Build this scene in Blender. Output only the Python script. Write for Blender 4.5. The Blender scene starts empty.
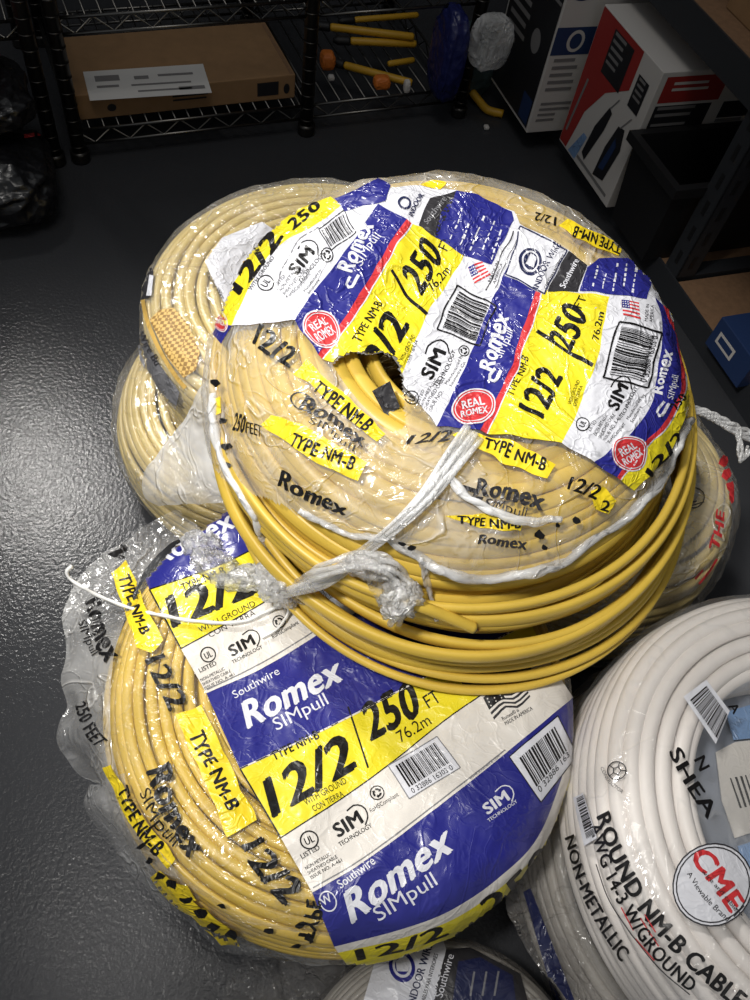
import bpy, bmesh, math, random
import numpy as np
from mathutils import Vector, Matrix, noise
from mathutils.bvhtree import BVHTree
R = random.Random(7)
scene = bpy.context.scene
COL = scene.collection
# ------------------------------------------------------------------ camera
FPX = 800.0
UPC = Vector((115, 520, 800)).normalized()          # world up seen from the camera frame
fwc = Vector((0, 0, -1)); yc = (fwc - fwc.dot(UPC) * UPC).normalized(); xc = yc.cross(UPC)
CM = Matrix((xc, yc, UPC))                          # camera frame -> world
CAM = Vector((0, 0, .95))
cd = bpy.data.cameras.new('camera'); cam = bpy.data.objects.new('camera', cd); COL.objects.link(cam)
cd.sensor_fit = 'HORIZONTAL'; cd.sensor_width = 36; cd.lens = 36 * FPX / 750; cd.clip_start = .02
cam.matrix_world = Matrix.Translation(CAM) @ CM.to_4x4()
scene.camera = cam
def ray(px, py): return CM @ Vector(((px - 375) / FPX, -(py - 500) / FPX, -1))
def at(px, py, d): return CAM + d * ray(px, py)
def onz(px, py, z):
    d = ray(px, py); return CAM + d * ((z - CAM.z) / d.z)
def proj(p):
    c = CM.transposed() @ (Vector(p) - CAM)
    return (375 + FPX * c.x / -c.z, 500 - FPX * c.y / -c.z)
# ------------------------------------------------------------------ materials
def lin(c):
    return tuple((v / 12.92 if v <= .04045 else ((v + .055) / 1.055) ** 2.4) for v in (x / 255 for x in c)) + (1,)
def newmat(name):
    m = bpy.data.materials.new(name); m.use_nodes = True
    nt = m.node_tree; nt.nodes.clear()
    return m, nt, nt.nodes, nt.links
def crinkle(nt, s1=60, s2=190, strength=.6, dist=.004):
    n, l = nt.nodes, nt.links
    tc = n.new('ShaderNodeTexCoord')
    a = n.new('ShaderNodeTexNoise'); a.noise_type = 'RIDGED_MULTIFRACTAL'; a.inputs['Scale'].default_value = s1; a.inputs['Detail'].default_value = 3; a.inputs['Distortion'].default_value = .8
    b = n.new('ShaderNodeTexVoronoi'); b.inputs['Scale'].default_value = s2
    ad = n.new('ShaderNodeMath'); ad.operation = 'MULTIPLY_ADD'; ad.inputs[1].default_value = .35
    l.new(tc.outputs['Object'], a.inputs['Vector']); l.new(tc.outputs['Object'], b.inputs['Vector'])
    l.new(b.outputs['Distance'], ad.inputs[0]); l.new(a.outputs[0], ad.inputs[2])
    bu = n.new('ShaderNodeBump'); bu.inputs['Strength'].default_value = strength; bu.inputs['Distance'].default_value = dist
    l.new(ad.outputs[0], bu.inputs['Height'])
    return bu, a, tc
def basic(name, col, rough=.5, bump=None, metal=0, spec=.5, var=0, vscale=30, coat=0):
    m, nt, n, l = newmat(name)
    o = n.new('ShaderNodeOutputMaterial'); p = n.new('ShaderNodeBsdfPrincipled')
    p.inputs['Base Color'].default_value = lin(col); p.inputs['Roughness'].default_value = rough
    p.inputs['Metallic'].default_value = metal; p.inputs['Specular IOR Level'].default_value = spec
    p.inputs['Coat Weight'].default_value = coat; p.inputs['Coat Roughness'].default_value = .15
    l.new(p.outputs[0], o.inputs[0])
    if var:
        tc = n.new('ShaderNodeTexCoord'); t = n.new('ShaderNodeTexNoise'); t.inputs['Scale'].default_value = vscale; t.inputs['Detail'].default_value = 4
        h = n.new('ShaderNodeHueSaturation'); h.inputs['Color'].default_value = lin(col)
        mr = n.new('ShaderNodeMapRange'); mr.inputs[1].default_value = .3; mr.inputs[2].default_value = .7; mr.inputs[3].default_value = 1 - var; mr.inputs[4].default_value = 1 + var
        l.new(tc.outputs['Object'], t.inputs['Vector']); l.new(t.outputs[0], mr.inputs[0]); l.new(mr.outputs[0], h.inputs['Value']); l.new(h.outputs[0], p.inputs['Base Color'])
    if bump:
        bu, _, _ = crinkle(nt, *bump); l.new(bu.outputs[0], p.inputs['Normal'])
    return m
def crease(nt, tc, scale, width, dist=1.4, detail=3):
    """thin branching lines: 1 on a fold, 0 away from it"""
    n, l = nt.nodes, nt.links
    t = n.new('ShaderNodeTexNoise'); t.inputs['Scale'].default_value = scale; t.inputs['Detail'].default_value = detail; t.inputs['Distortion'].default_value = dist
    l.new(tc.outputs['Object'], t.inputs['Vector'])
    s = n.new('ShaderNodeMath'); s.operation = 'SUBTRACT'; s.inputs[1].default_value = .5; l.new(t.outputs[0], s.inputs[0])
    ab = n.new('ShaderNodeMath'); ab.operation = 'ABSOLUTE'; l.new(s.outputs[0], ab.inputs[0])
    mr = n.new('ShaderNodeMapRange'); mr.interpolation_type = 'SMOOTHSTEP'; mr.inputs[1].default_value = 0; mr.inputs[2].default_value = width; mr.inputs[3].default_value = 1; mr.inputs[4].default_value = 0
    l.new(ab.outputs[0], mr.inputs[0]); return mr, t
def filmmat(name, haze=.08, streak=.5, tint=(245, 245, 245), gloss=.9, s1=22, s2=70, bs=.8, rough=.14, base=.07):
    m, nt, n, l = newmat(name)
    def mth(op, a, b=None, clamp=False):
        q = n.new('ShaderNodeMath'); q.operation = op; q.use_clamp = clamp
        for i, x in enumerate((a, b)):
            if x is None: continue
            if isinstance(x, (int, float)): q.inputs[i].default_value = x
            else: l.new(x, q.inputs[i])
        return q.outputs[0]
    o = n.new('ShaderNodeOutputMaterial'); tr = n.new('ShaderNodeBsdfTransparent')
    gl = n.new('ShaderNodeBsdfGlossy'); gl.inputs['Roughness'].default_value = rough
    df = n.new('ShaderNodeBsdfDiffuse'); df.inputs['Color'].default_value = lin(tint)
    tl = n.new('ShaderNodeBsdfTranslucent'); tl.inputs['Color'].default_value = lin(tint)
    dm = n.new('ShaderNodeMixShader'); dm.inputs[0].default_value = .35
    l.new(df.outputs[0], dm.inputs[1]); l.new(tl.outputs[0], dm.inputs[2])
    tc = n.new('ShaderNodeTexCoord')
    c1, t1 = crease(nt, tc, s1, .022, 1.0); c2, t2 = crease(nt, tc, s2, .07, .9, 2)
    low = n.new('ShaderNodeTexNoise'); low.inputs['Scale'].default_value = 9; low.inputs['Detail'].default_value = 2; l.new(tc.outputs['Object'], low.inputs['Vector'])
    lm = n.new('ShaderNodeMapRange'); lm.inputs[1].default_value = .38; lm.inputs[2].default_value = .66; l.new(low.outputs[0], lm.inputs[0])
    hgt = mth('ADD', mth('ADD', mth('MULTIPLY', c1.outputs[0], .9), mth('MULTIPLY', c2.outputs[0], .25)), mth('ADD', mth('MULTIPLY', t1.outputs[0], 2.0), mth('MULTIPLY', t2.outputs[0], .8)))
    bu = n.new('ShaderNodeBump'); bu.inputs['Strength'].default_value = bs; bu.inputs['Distance'].default_value = .005; l.new(hgt, bu.inputs['Height'])
    l.new(bu.outputs[0], gl.inputs['Normal']); l.new(bu.outputs[0], df.inputs['Normal'])
    # whitened folds and a varying haze
    fold = mth('MULTIPLY', mth('ADD', mth('MULTIPLY', c1.outputs[0], .8), mth('MULTIPLY', c2.outputs[0], .22)), mth('ADD', .35, mth('MULTIPLY', lm.outputs[0], .65)))
    hz = mth('ADD', mth('MULTIPLY', fold, streak), mth('MULTIPLY', haze, mth('ADD', .35, mth('MULTIPLY', lm.outputs[0], 1.3))), True)
    m1 = n.new('ShaderNodeMixShader'); l.new(hz, m1.inputs[0]); l.new(tr.outputs[0], m1.inputs[1]); l.new(dm.outputs[0], m1.inputs[2])
    lw = n.new('ShaderNodeLayerWeight'); lw.inputs['Blend'].default_value = .5
    pw = mth('POWER', lw.outputs['Facing'], 3.5)
    mu = n.new('ShaderNodeMapRange'); mu.inputs[3].default_value = base * gloss; mu.inputs[4].default_value = .40 * gloss; l.new(pw, mu.inputs[0])
    m2 = n.new('ShaderNodeMixShader'); l.new(mu.outputs[0], m2.inputs[0]); l.new(m1.outputs[0], m2.inputs[1]); l.new(gl.outputs[0], m2.inputs[2])
    l.new(m2.outputs[0], o.inputs[0])
    return m
def inkmat(name, col, bs=.4):
    dark = max(col) < 60
    m = basic(name, col, .33, None, spec=.35 if dark else .5, coat=.15 if dark else .5); nt = m.node_tree; n, l = nt.nodes, nt.links
    p = next(x for x in n if x.type == 'BSDF_PRINCIPLED'); tc = n.new('ShaderNodeTexCoord')
    c1, t1 = crease(nt, tc, 15, .03, 1.2); c2, t2 = crease(nt, tc, 52, .05, .8, 2)
    def mad(x, k, y=None):
        q = n.new('ShaderNodeMath'); q.operation = 'MULTIPLY_ADD'; q.inputs[1].default_value = k; q.inputs[2].default_value = 0; l.new(x, q.inputs[0])
        if y is not None: l.new(y, q.inputs[2])
        return q.outputs[0]
    h = mad(c1.outputs[0], .7, mad(c2.outputs[0], .28, mad(t1.outputs[0], 2.6, mad(t2.outputs[0], 1.0))))
    bu = n.new('ShaderNodeBump'); bu.inputs['Strength'].default_value = bs; bu.inputs['Distance'].default_value = .0055
    l.new(h, bu.inputs['Height']); l.new(bu.outputs[0], p.inputs['Normal']); l.new(bu.outputs[0], p.inputs['Coat Normal'])
    return m
M = {}
M['cable_yellow'] = basic('yellow_sheath', (204, 172, 68), .40, var=.10, vscale=14)
M['cable_cream'] = basic('cream_sheath', (206, 184, 118), .35, var=.05, vscale=14)
M['cable_white'] = basic('white_sheath', (222, 216, 211), .42, var=.03, vscale=14)
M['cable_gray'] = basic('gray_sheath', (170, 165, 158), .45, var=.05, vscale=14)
M['film'] = filmmat('clear_film', .045, .22)
M['film_hazy'] = filmmat('hazy_film', .22, .38, s1=10, s2=34, bs=.75, base=.085)
M['film_shiny'] = filmmat('shiny_film', .10, .30, s1=16, s2=60, bs=1.0, base=.16, rough=.11)
M['film_flap'] = filmmat('cloudy_film', .60, .30, s1=8, s2=22, bs=.6)
M['film_white'] = filmmat('white_film', .66, .34, tint=(252, 252, 252), s1=45, s2=140, bs=.6, base=.10)
M['film_tuft'] = filmmat('crumpled_film', .42, .50, tint=(252, 252, 252), s1=40, s2=120, bs=1.0, base=.14, rough=.12)
M['film_soft'] = filmmat('stretched_film', .10, .10, gloss=.7, s1=9, s2=30, bs=.3)
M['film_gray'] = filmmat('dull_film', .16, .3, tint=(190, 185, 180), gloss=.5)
M['cord'] = basic('cord_plastic', (232, 232, 230), .4)
M['white'] = inkmat('white_print', (212, 213, 220))
M['cream'] = inkmat('offwhite_print', (222, 216, 208))
M['blue'] = inkmat('blue_print', (38, 40, 124))
M['navy'] = inkmat('navy_print', (28, 34, 72))
M['yellow'] = inkmat('yellow_print', (226, 210, 42))
M['strip'] = inkmat('yellow_strip_print', (234, 206, 40))
M['black'] = inkmat('black_print', (22, 21, 22))
M['char'] = inkmat('charcoal_print', (48, 47, 50))
M['red'] = inkmat('red_print', (198, 54, 58))
M['gray'] = inkmat('gray_print', (120, 120, 124))
M['tan'] = inkmat('tan_print', (196, 160, 84))
M['paleblue'] = inkmat('pale_blue_print', (118, 150, 192))
# ------------------------------------------------------------------ object helpers
def empty(name, loc, label, cat, group=None):
    o = bpy.data.objects.new(name, None); COL.objects.link(o); o.location = loc
    o.empty_display_size = .03
    tag(o, label, cat, group); return o
def tag(o, label=None, cat=None, group=None, kind=None):
    if label: o['label'] = label
    if cat: o['category'] = cat
    if group: o['group'] = group
    if kind: o['kind'] = kind
    return o
def link(name, verts, faces, mats, parent=None, fmat=None, smooth=True, local=False):
    """verts in world space (or local=True: relative to the parent)"""
    off = Vector(parent.location) if (parent and not local) else Vector()
    p = parent
    while p and p.parent and not local:
        p = p.parent; off += Vector(p.location)
    me = bpy.data.meshes.new(name)
    me.from_pydata([tuple(Vector(v) - off) for v in verts], [], faces)
    for m in (mats if isinstance(mats, (list, tuple)) else [mats]): me.materials.append(m)
    if fmat: me.polygons.foreach_set('material_index', fmat)
    if smooth: me.polygons.foreach_set('use_smooth', [True] * len(me.polygons))
    me.update()
    o = bpy.data.objects.new(name, me); COL.objects.link(o)
    if parent: o.parent = parent
    return o
class MB:
    """collects shapes into one mesh"""
    def __init__(s): s.v = []; s.f = []; s.m = []
    def add(s, v, f, mi=0):
        b = len(s.v); s.v += [Vector(x) for x in v]; s.f += [tuple(i + b for i in q) for q in f]; s.m += [mi] * len(f)
    def box(s, o, ax, ay, az, mi=0, bev=0):
        o, ax, ay, az = Vector(o), Vector(ax), Vector(ay), Vector(az)
        if not bev:
            v = [o, o + ax, o + ax + ay, o + ay]; v += [x + az for x in v]
            s.add(v, [(0, 3, 2, 1), (4, 5, 6, 7), (0, 1, 5, 4), (1, 2, 6, 5), (2, 3, 7, 6), (3, 0, 4, 7)], mi); return
        bm = bmesh.new(); bmesh.ops.create_cube(bm, size=1)
        lx, ly, lz = ax.length, ay.length, az.length
        for v in bm.verts: v.co = Vector((v.co.x * lx, v.co.y * ly, v.co.z * lz))
        bmesh.ops.bevel(bm, geom=bm.edges[:], offset=bev, segments=2, profile=.6, affect='EDGES')
        X = Matrix((ax.normalized(), ay.normalized(), az.normalized())).transposed(); c = o + (ax + ay + az) / 2
        bm.verts.index_update(); s.add([c + X @ v.co for v in bm.verts], [[v.index for v in f.verts] for f in bm.faces], mi); bm.free()
    def tube(s, pts, r, k=8, mi=0, closed=False, rf=None):
        pts = [Vector(p) for p in pts]; n = len(pts); vs = []; up = Vector((0, 0, 1)); prev = None
        for i, p in enumerate(pts):
            t = (pts[(i + 1) % n] - pts[i - 1]) if closed else (pts[min(i + 1, n - 1)] - pts[max(i - 1, 0)])
            t.normalize()
            if prev is None: a = t.cross(up if abs(t.z) < .9 else Vector((1, 0, 0))).normalized()
            else:
                a = (prev - prev.dot(t) * t).normalized()
            prev = a; b = t.cross(a); rr = rf(i / (n - 1)) * r if rf else r
            vs += [p + rr * (math.cos(x) * a + math.sin(x) * b) for x in (2 * math.pi * j / k for j in range(k))]
        fs = []
        for i in range(n if closed else n - 1):
            for j in range(k):
                i2 = (i + 1) % n; fs.append((i * k + j, i * k + (j + 1) % k, i2 * k + (j + 1) % k, i2 * k + j))
        if not closed: fs += [tuple(range(k))[::-1], tuple((n - 1) * k + j for j in range(k))]
        s.add(vs, fs, mi)
    def build(s, name, mats, parent=None, smooth=False):
        return link(name, s.v, s.f, mats, parent, s.m, smooth)
def spline(pts, n):
    """Catmull-Rom through pts, n samples evenly spaced along the length"""
    P = [Vector(p) for p in pts]
    if len(P) == 2: return [P[0].lerp(P[1], i / (n - 1)) for i in range(n)]
    P = [2 * P[0] - P[1]] + P + [2 * P[-1] - P[-2]]; D = []
    for i in range(1, len(P) - 2):
        a, b, c, d = P[i - 1:i + 3]
        for k in range(24):
            t = k / 24; D.append(.5 * ((2 * b) + (c - a) * t + (2 * a - 5 * b + 4 * c - d) * t * t + (3 * b - a - 3 * c + d) * t ** 3))
    D.append(P[-2]); L = [0]
    for i in range(1, len(D)): L.append(L[-1] + (D[i] - D[i - 1]).length)
    out = []; j = 0
    for i in range(n):
        s = L[-1] * i / (n - 1)
        while j < len(L) - 2 and L[j + 1] < s: j += 1
        u = (s - L[j]) / max(L[j + 1] - L[j], 1e-9); out.append(D[j].lerp(D[j + 1], min(max(u, 0), 1)))
    return out
# ------------------------------------------------------------------ coils
class Bvh:
    def __init__(s, V, F): s.V, s.F = [Vector(v) for v in V], [tuple(int(i) for i in f) for f in F]; s.t = BVHTree.FromPolygons(s.V, s.F)
    def ray_cast(s, o, d): return s.t.ray_cast(o, d)
    def __add__(s, q): k = len(s.V); return Bvh(s.V + q.V, s.F + [tuple(i + k for i in f) for f in q.F])
    def on(s, px, py, off=.003):
        d = ray(px, py).normalized(); h = s.t.ray_cast(CAM, d)
        return h[0] - d * off if h[0] is not None else None
class Coil:
    """frame of a coil: axis-top centre, tilt, and the section of its film (radius, depth under the top)"""
    def __init__(s, cx, cy, ztop, tx=0, ty=0):
        s.c = Vector((cx, cy, ztop)); s.m = Matrix.Rotation(tx, 3, 'X') @ Matrix.Rotation(ty, 3, 'Y')
    def w(s, r, phi, z, dx=0, dy=0):
        return s.c + s.m @ Vector((r * math.cos(phi) + dx, r * math.sin(phi) + dy, z))
def cable(coil, rows, a, b, nseg=150, k=10, seed=1, jr=.002, jz=.002, jt=.2, square=.75):
    """rows: (radius, z, tilt, dx, dy, amp); closed turns of one cable, all in one mesh"""
    rng = np.random.default_rng(seed); V = []; F = []; base = 0
    ph = np.linspace(0, 2 * np.pi, nseg, endpoint=False); ang = np.linspace(0, 2 * np.pi, k, endpoint=False)
    ca, sa = np.cos(ang), np.sin(ang)
    ca = np.sign(ca) * np.abs(ca) ** square; sa = np.sign(sa) * np.abs(sa) ** square
    Mx = np.array(coil.m); cc = np.array(coil.c)
    idx = np.arange(nseg * k).reshape(nseg, k)
    quad = np.stack([idx, np.roll(idx, -1, 1), np.roll(np.roll(idx, -1, 1), -1, 0), np.roll(idx, -1, 0)], -1).reshape(-1, 4)
    for row in rows:
        r0, z0, th = row[:3]; dx, dy = (row[3], row[4]) if len(row) > 4 else (0, 0); am = row[5] if len(row) > 5 else 1
        def wob(A): return sum(A / (q ** .7) * rng.normal() * np.cos(q * ph + rng.uniform(0, 6.28)) for q in (1, 2, 3, 4, 5)) / 1.6
        r = r0 + wob(jr * am); z = z0 + wob(jz * am); t = th + wob(jt)
        er = np.stack([np.cos(ph), np.sin(ph), 0 * ph], -1); ez = np.array([0, 0, 1.])
        P = er * r[:, None] + np.stack([0 * ph + dx, 0 * ph + dy, z], -1)
        e1 = np.cos(t)[:, None] * er + np.sin(t)[:, None] * ez; e2 = -np.sin(t)[:, None] * er + np.cos(t)[:, None] * ez
        pts = P[:, None, :] + a * ca[None, :, None] * e1[:, None, :] + b * sa[None, :, None] * e2[:, None, :]
        pts = pts.reshape(-1, 3) @ Mx.T + cc
        V.append(pts); F.append(quad + base); base += nseg * k
    return np.concatenate(V), np.concatenate(F)
def npmesh(name, V, F, mats, parent, smooth=True):
    off = np.array(parent.location); me = bpy.data.meshes.new(name); V = V - off
    me.vertices.add(len(V)); me.vertices.foreach_set('co', V.astype(np.float32).ravel())
    n = F.shape[1]; me.loops.add(F.size); me.loops.foreach_set('vertex_index', F.astype(np.int32).ravel())
    me.polygons.add(len(F)); me.polygons.foreach_set('loop_start', np.arange(0, F.size, n, dtype=np.int32)); me.polygons.foreach_set('loop_total', np.full(len(F), n, dtype=np.int32))
    me.polygons.foreach_set('use_smooth', np.ones(len(F), dtype=bool))
    me.materials.append(mats); me.update(calc_edges=True); me.validate()
    o = bpy.data.objects.new(name, me); COL.objects.link(o); o.parent = parent; return o
def section_rows(prof, pitch, inset, rin, zbot, layers=2, amp=1, flat=True, seed=3):
    """cable positions just inside the film section, then down the inner wall"""
    rg = random.Random(seed); rows = []
    pr = [p for p in prof if p[0] >= rin]; 
    path = [(rin, zbot), (rin, pr[0][1])] + pr
    for ly in range(layers):
        S = spline([Vector((p[0], p[1], 0)) for p in pr], 200); L = sum((S[i + 1] - S[i]).length for i in range(199))
        n = max(2, int(L / pitch)); Q = spline([Vector((p[0], p[1], 0)) for p in pr], n + 1)
        for i, p in enumerate(Q):
            q0, q1 = Q[max(i - 1, 0)], Q[min(i + 1, n)]; t = (q1 - q0).normalized(); nm = Vector((t.y, -t.x, 0))  # inward
            d = inset + ly * pitch * .8
            x = p + nm * d
            if ly: x += t * pitch * .5
            if x.x < rin or x.y < zbot: continue
            rows.append((x.x + rg.uniform(-1, 1) * .0008, x.y + rg.uniform(-1, 1) * .001, math.atan2(t.y, t.x) if flat else 0, 0, 0, amp))
    nz = int((pr[0][1] - zbot) / pitch)
    for j in range(nz): rows.append((rin + .004, pr[0][1] - inset - pitch * (j + .4), math.pi / 2 if flat else 0, 0, 0, amp))
    return rows
def fbm(p, s, seed, ridged=True):
    q = p * s + Vector((seed * 3.1, seed * 1.7, seed * .9)); v = noise.noise(q)
    return (1 - 2 * abs(v)) if ridged else v
def film(coil, prof, parent, mat, name='film', nphi=380, nt=110, amp=.0022, seed=1, remove=None, keep=None, extra=None, phase=0, scale=1):
    P = spline([Vector((p[0], p[1], 0)) for p in prof], nt); V = []
    for i in range(nt):
        t = (P[min(i + 1, nt - 1)] - P[max(i - 1, 0)]).normalized(); nm = Vector((-t.y, t.x, 0))
        for j in range(nphi):
            ph = 2 * math.pi * j / nphi; l = Vector((P[i].x * math.cos(ph), P[i].x * math.sin(ph), P[i].y))
            n3 = Vector((nm.x * math.cos(ph), nm.x * math.sin(ph), nm.y))
            w = min(1, P[i].x / .05)
            d = amp * w * (fbm(l, 16 * scale, seed) + .45 * fbm(l, 38 * scale, seed + 5) + .18 * fbm(l, 85 * scale, seed + 9)) + amp * .5
            if extra: d += extra(l, ph, P[i].x)
            V.append(coil.c + coil.m @ (l + n3 * d))
    F = []; px = None
    if remove or keep: px = [proj(v) for v in V]
    for i in range(nt - 1):
        for j in range(nphi):
            a, b = i * nphi + j, i * nphi + (j + 1) % nphi; f = (a, b, b + nphi, a + nphi)
            if px:
                c = ((px[f[0]][0] + px[f[2]][0]) / 2, (px[f[0]][1] + px[f[2]][1]) / 2)
                if remove and any(inside(c, g) for g in remove): continue
            F.append(f)
    used = sorted({i for f in F for i in f}); mp = {u: i for i, u in enumerate(used)}
    V = [V[i] for i in used]; F = [tuple(mp[i] for i in f) for f in F]
    o = link(name, V, F, mat, parent)
    return o, Bvh(V, F)
def inside(p, poly):
    x, y = p; c = False; j = len(poly) - 1
    for i in range(len(poly)):
        xi, yi = poly[i]; xj, yj = poly[j]
        if (yi > y) != (yj > y) and x < (xj - xi) * (y - yi) / (yj - yi) + xi: c = not c
        j = i
    return c
def weave():
    m, nt, n, l = newmat('woven_fibre'); o = n.new('ShaderNodeOutputMaterial'); p = n.new('ShaderNodeBsdfPrincipled'); c = n.new('ShaderNodeTexChecker'); tc = n.new('ShaderNodeTexCoord')
    c.inputs['Scale'].default_value = 230; c.inputs['Color1'].default_value = lin((200, 166, 96)); c.inputs['Color2'].default_value = lin((136, 104, 50)); p.inputs['Roughness'].default_value = .6
    l.new(tc.outputs['Object'], c.inputs['Vector']); l.new(c.outputs[0], p.inputs['Base Color']); l.new(p.outputs[0], o.inputs[0]); return m
M['weave'] = weave()
for k_, c_ in (('white', (212, 213, 220)), ('cream', (216, 211, 204)), ('blue', (38, 40, 124)), ('navy', (28, 34, 72)), ('yellow', (226, 210, 42)), ('black', (22, 21, 22)), ('char', (48, 47, 50)), ('gray', (120, 120, 124))): M[k_ + '_smooth'] = inkmat(k_ + '_smooth_print', c_, .16)
# ------------------------------------------------------------------ the pile of coils
def coil_thing(loc, label, group=None): return empty('cable_coil', loc, label, 'cable coil', group)
rad = math.radians
# --- lower yellow coil
CL = Coil(.010, .278, .240, rad(0), 0)
PL = [(.0, -.010), (.05, -.008), (.095, -.004), (.15, 0), (.19, -.006), (.212, -.026), (.2215, -.058), (.220, -.09), (.205, -.122)]
PL = [(a * 1.035, b) for a, b in PL]
yl = coil_thing((.010, .278, .105), 'yellow cable coil in printed clear wrap, lying under the topmost yellow coil')
rows = section_rows(PL, .0112, .006, .088, -.125, 2)
V, F = cable(CL, rows, .0052, .0036, seed=11, jr=.0016, jz=.0016, jt=.25); npmesh('cable', V, F, M['cable_yellow'], yl)
def ex_low(l, ph, r):   # baggy film at the left side
    return 0
fl_low, bvh_low = film(CL, PL, yl, M['film'], amp=.0024, seed=2)
# --- topmost yellow coil
CT = Coil(.047, .522, .462, rad(9), rad(1))
PT = [(0, -.012), (.06, -.008), (.10, -.001), (.14, .0), (.172, -.010), (.197, -.034), (.2125, -.068), (.218, -.10), (.216, -.135)]
PT = [(a * 1.06, b * 1.12) for a, b in PT]
yt = coil_thing((.047, .522, .26), 'yellow cable coil topmost in the pile, half out of its printed wrap')
rows = [r for r in section_rows(PT, .0128, .0085, .085, -.15, 2)]
rows = [r[:3] + (0, 0, .35 if r[1] > -.06 and r[0] > .1 else .8) for r in rows]
rg = random.Random(5)
for k in range(8):      # loose turns hanging lower than the wrap
    rows.append((.226 + rg.uniform(-.003, .006), -.075 - .0112 * k, 1.5 + rg.uniform(-.35, .35), .004 + .0042 * k, -.002 - .0034 * k, 1.5))
rows += [(.212 + rg.uniform(-.008, .006), -.09 - .012 * k, 1.5 + rg.uniform(-.4, .4), .006 + .003 * k, -.003 * k, 1.5) for k in range(6)]
rows += [(.237, -.178, 1.35, .036, -.035, .6), (.233, -.171, 1.45, .038, -.031, .8), (.230, -.160, 1.3, .03, -.028, 1.0), (.2375, -.118, 1.5, .018, -.022, .5)]
V, F = cable(CT, rows, .0068, .0042, seed=21, jr=.0032, jz=.0048, jt=.42, k=12, square=.7)
npmesh('cable', V, F, M['cable_yellow'], yt); bvh_tc = Bvh(V, F)
# one bright turn that crosses the others, and a cut end
TEAR = [(333, 366), (341, 357), (352, 352), (368, 355), (382, 352), (396, 360), (402, 378), (404, 404), (405, 428), (392, 432), (381, 424), (362, 404)]
LOW_T = [(150, 430), (205, 455), (222, 478), (240, 494), (262, 497), (300, 512), (352, 536), (392, 536), (420, 562), (444, 572), (482, 580), (530, 572), (566, 562), (590, 541), (622, 520), (646, 500), (661, 478), (676, 455), (688, 430), (730, 425), (740, 760), (150, 760)]
fl_top, bvh_top = film(CT, PT, yt, M['film_hazy'], amp=.0036, seed=4, remove=[TEAR, LOW_T], nphi=420, nt=120)
# --- white coil on the right
CE = Coil(.460, .234, .281, 0, 0)
PE = [(0, -.016), (.06, -.014), (.11, -.008), (.15, .001), (.19, .001), (.211, -.009), (.222, -.032), (.226, -.075), (.223, -.130)]
we = coil_thing((.460, .234, .148), 'white round cable coil in clear wrap, upper of the two on the right')
rows = section_rows(PE, .0152, .0092, .138, -.125, 2, flat=False)
V, F = cable(CE, rows, .0076, .0076, seed=31, jr=.0008, jz=.0008, jt=0, square=1, k=12); npmesh('cable', V, F, M['cable_white'], we)
fl_e, bvh_e = film(CE, PE, we, M['film_soft'], amp=.0018, seed=7)
# --- coil under the white one
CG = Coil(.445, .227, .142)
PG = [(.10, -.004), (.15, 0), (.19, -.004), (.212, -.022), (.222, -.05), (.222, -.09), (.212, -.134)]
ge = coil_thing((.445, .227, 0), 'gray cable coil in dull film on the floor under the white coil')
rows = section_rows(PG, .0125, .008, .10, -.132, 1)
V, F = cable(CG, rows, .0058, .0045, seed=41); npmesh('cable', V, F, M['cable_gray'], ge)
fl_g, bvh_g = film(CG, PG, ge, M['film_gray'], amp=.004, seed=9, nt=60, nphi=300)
# --- indoor-wire coil at the bottom edge
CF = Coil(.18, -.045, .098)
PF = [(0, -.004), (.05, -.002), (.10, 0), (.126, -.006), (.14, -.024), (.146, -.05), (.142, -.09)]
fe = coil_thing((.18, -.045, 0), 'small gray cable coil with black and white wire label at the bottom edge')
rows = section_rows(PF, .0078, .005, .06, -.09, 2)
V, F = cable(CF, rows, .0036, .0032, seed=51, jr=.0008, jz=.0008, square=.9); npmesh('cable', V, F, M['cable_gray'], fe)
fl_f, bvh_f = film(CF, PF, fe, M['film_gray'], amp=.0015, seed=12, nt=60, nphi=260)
# --- coil hidden under the lower yellow one, its film spilling out in front
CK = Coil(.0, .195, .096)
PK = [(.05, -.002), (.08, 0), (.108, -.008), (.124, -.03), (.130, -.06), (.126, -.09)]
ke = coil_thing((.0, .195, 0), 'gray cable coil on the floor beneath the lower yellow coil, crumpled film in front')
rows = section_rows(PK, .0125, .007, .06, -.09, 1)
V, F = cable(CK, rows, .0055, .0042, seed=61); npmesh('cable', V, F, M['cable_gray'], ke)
# --- cream coils, back left: one on the other
C2 = Coil(-.158, .682, .136)
P2 = [(.10, -.002), (.15, 0), (.185, -.006), (.204, -.026), (.212, -.06), (.210, -.095), (.198, -.13)]
c2 = coil_thing((-.158, .682, 0), 'cream cable coil on the floor, under the other cream coil on the left')
rows = section_rows(P2, .0118, .006, .10, -.128, 1)
V, F = cable(C2, rows, .0055, .004, seed=71, jr=.003, jz=.002); npmesh('cable', V, F, M['cable_cream'], c2)
fl_2, bvh_2 = film(C2, P2, c2, M['film_shiny'], amp=.004, seed=14, nt=60, nphi=300)
C1 = Coil(-.112, .728, .284, rad(2), rad(-2))

P1 = [(0, -.03), (.06, -.028), (.10, -.014), (.13, -.001), (.17, .0), (.20, -.008), (.214, -.028), (.217, -.06), (.213, -.10), (.205, -.13)]
P1 = [(a * 1.02, b) for a, b in P1]
c1 = coil_thing((-.112, .730, .142), 'cream cable coil in shiny clear film behind the topmost coil')
rows = section_rows(P1, .0140, .0065, .12, -.12, 2)
V, F = cable(C1, rows, .0064, .0048, seed=81, jr=.0015, jz=.0012, jt=.1); npmesh('cable', V, F, M['cable_cream'], c1)
fl_1, bvh_1 = film(C1, P1, c1, M['film_shiny'], amp=.0028, seed=17)
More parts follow.
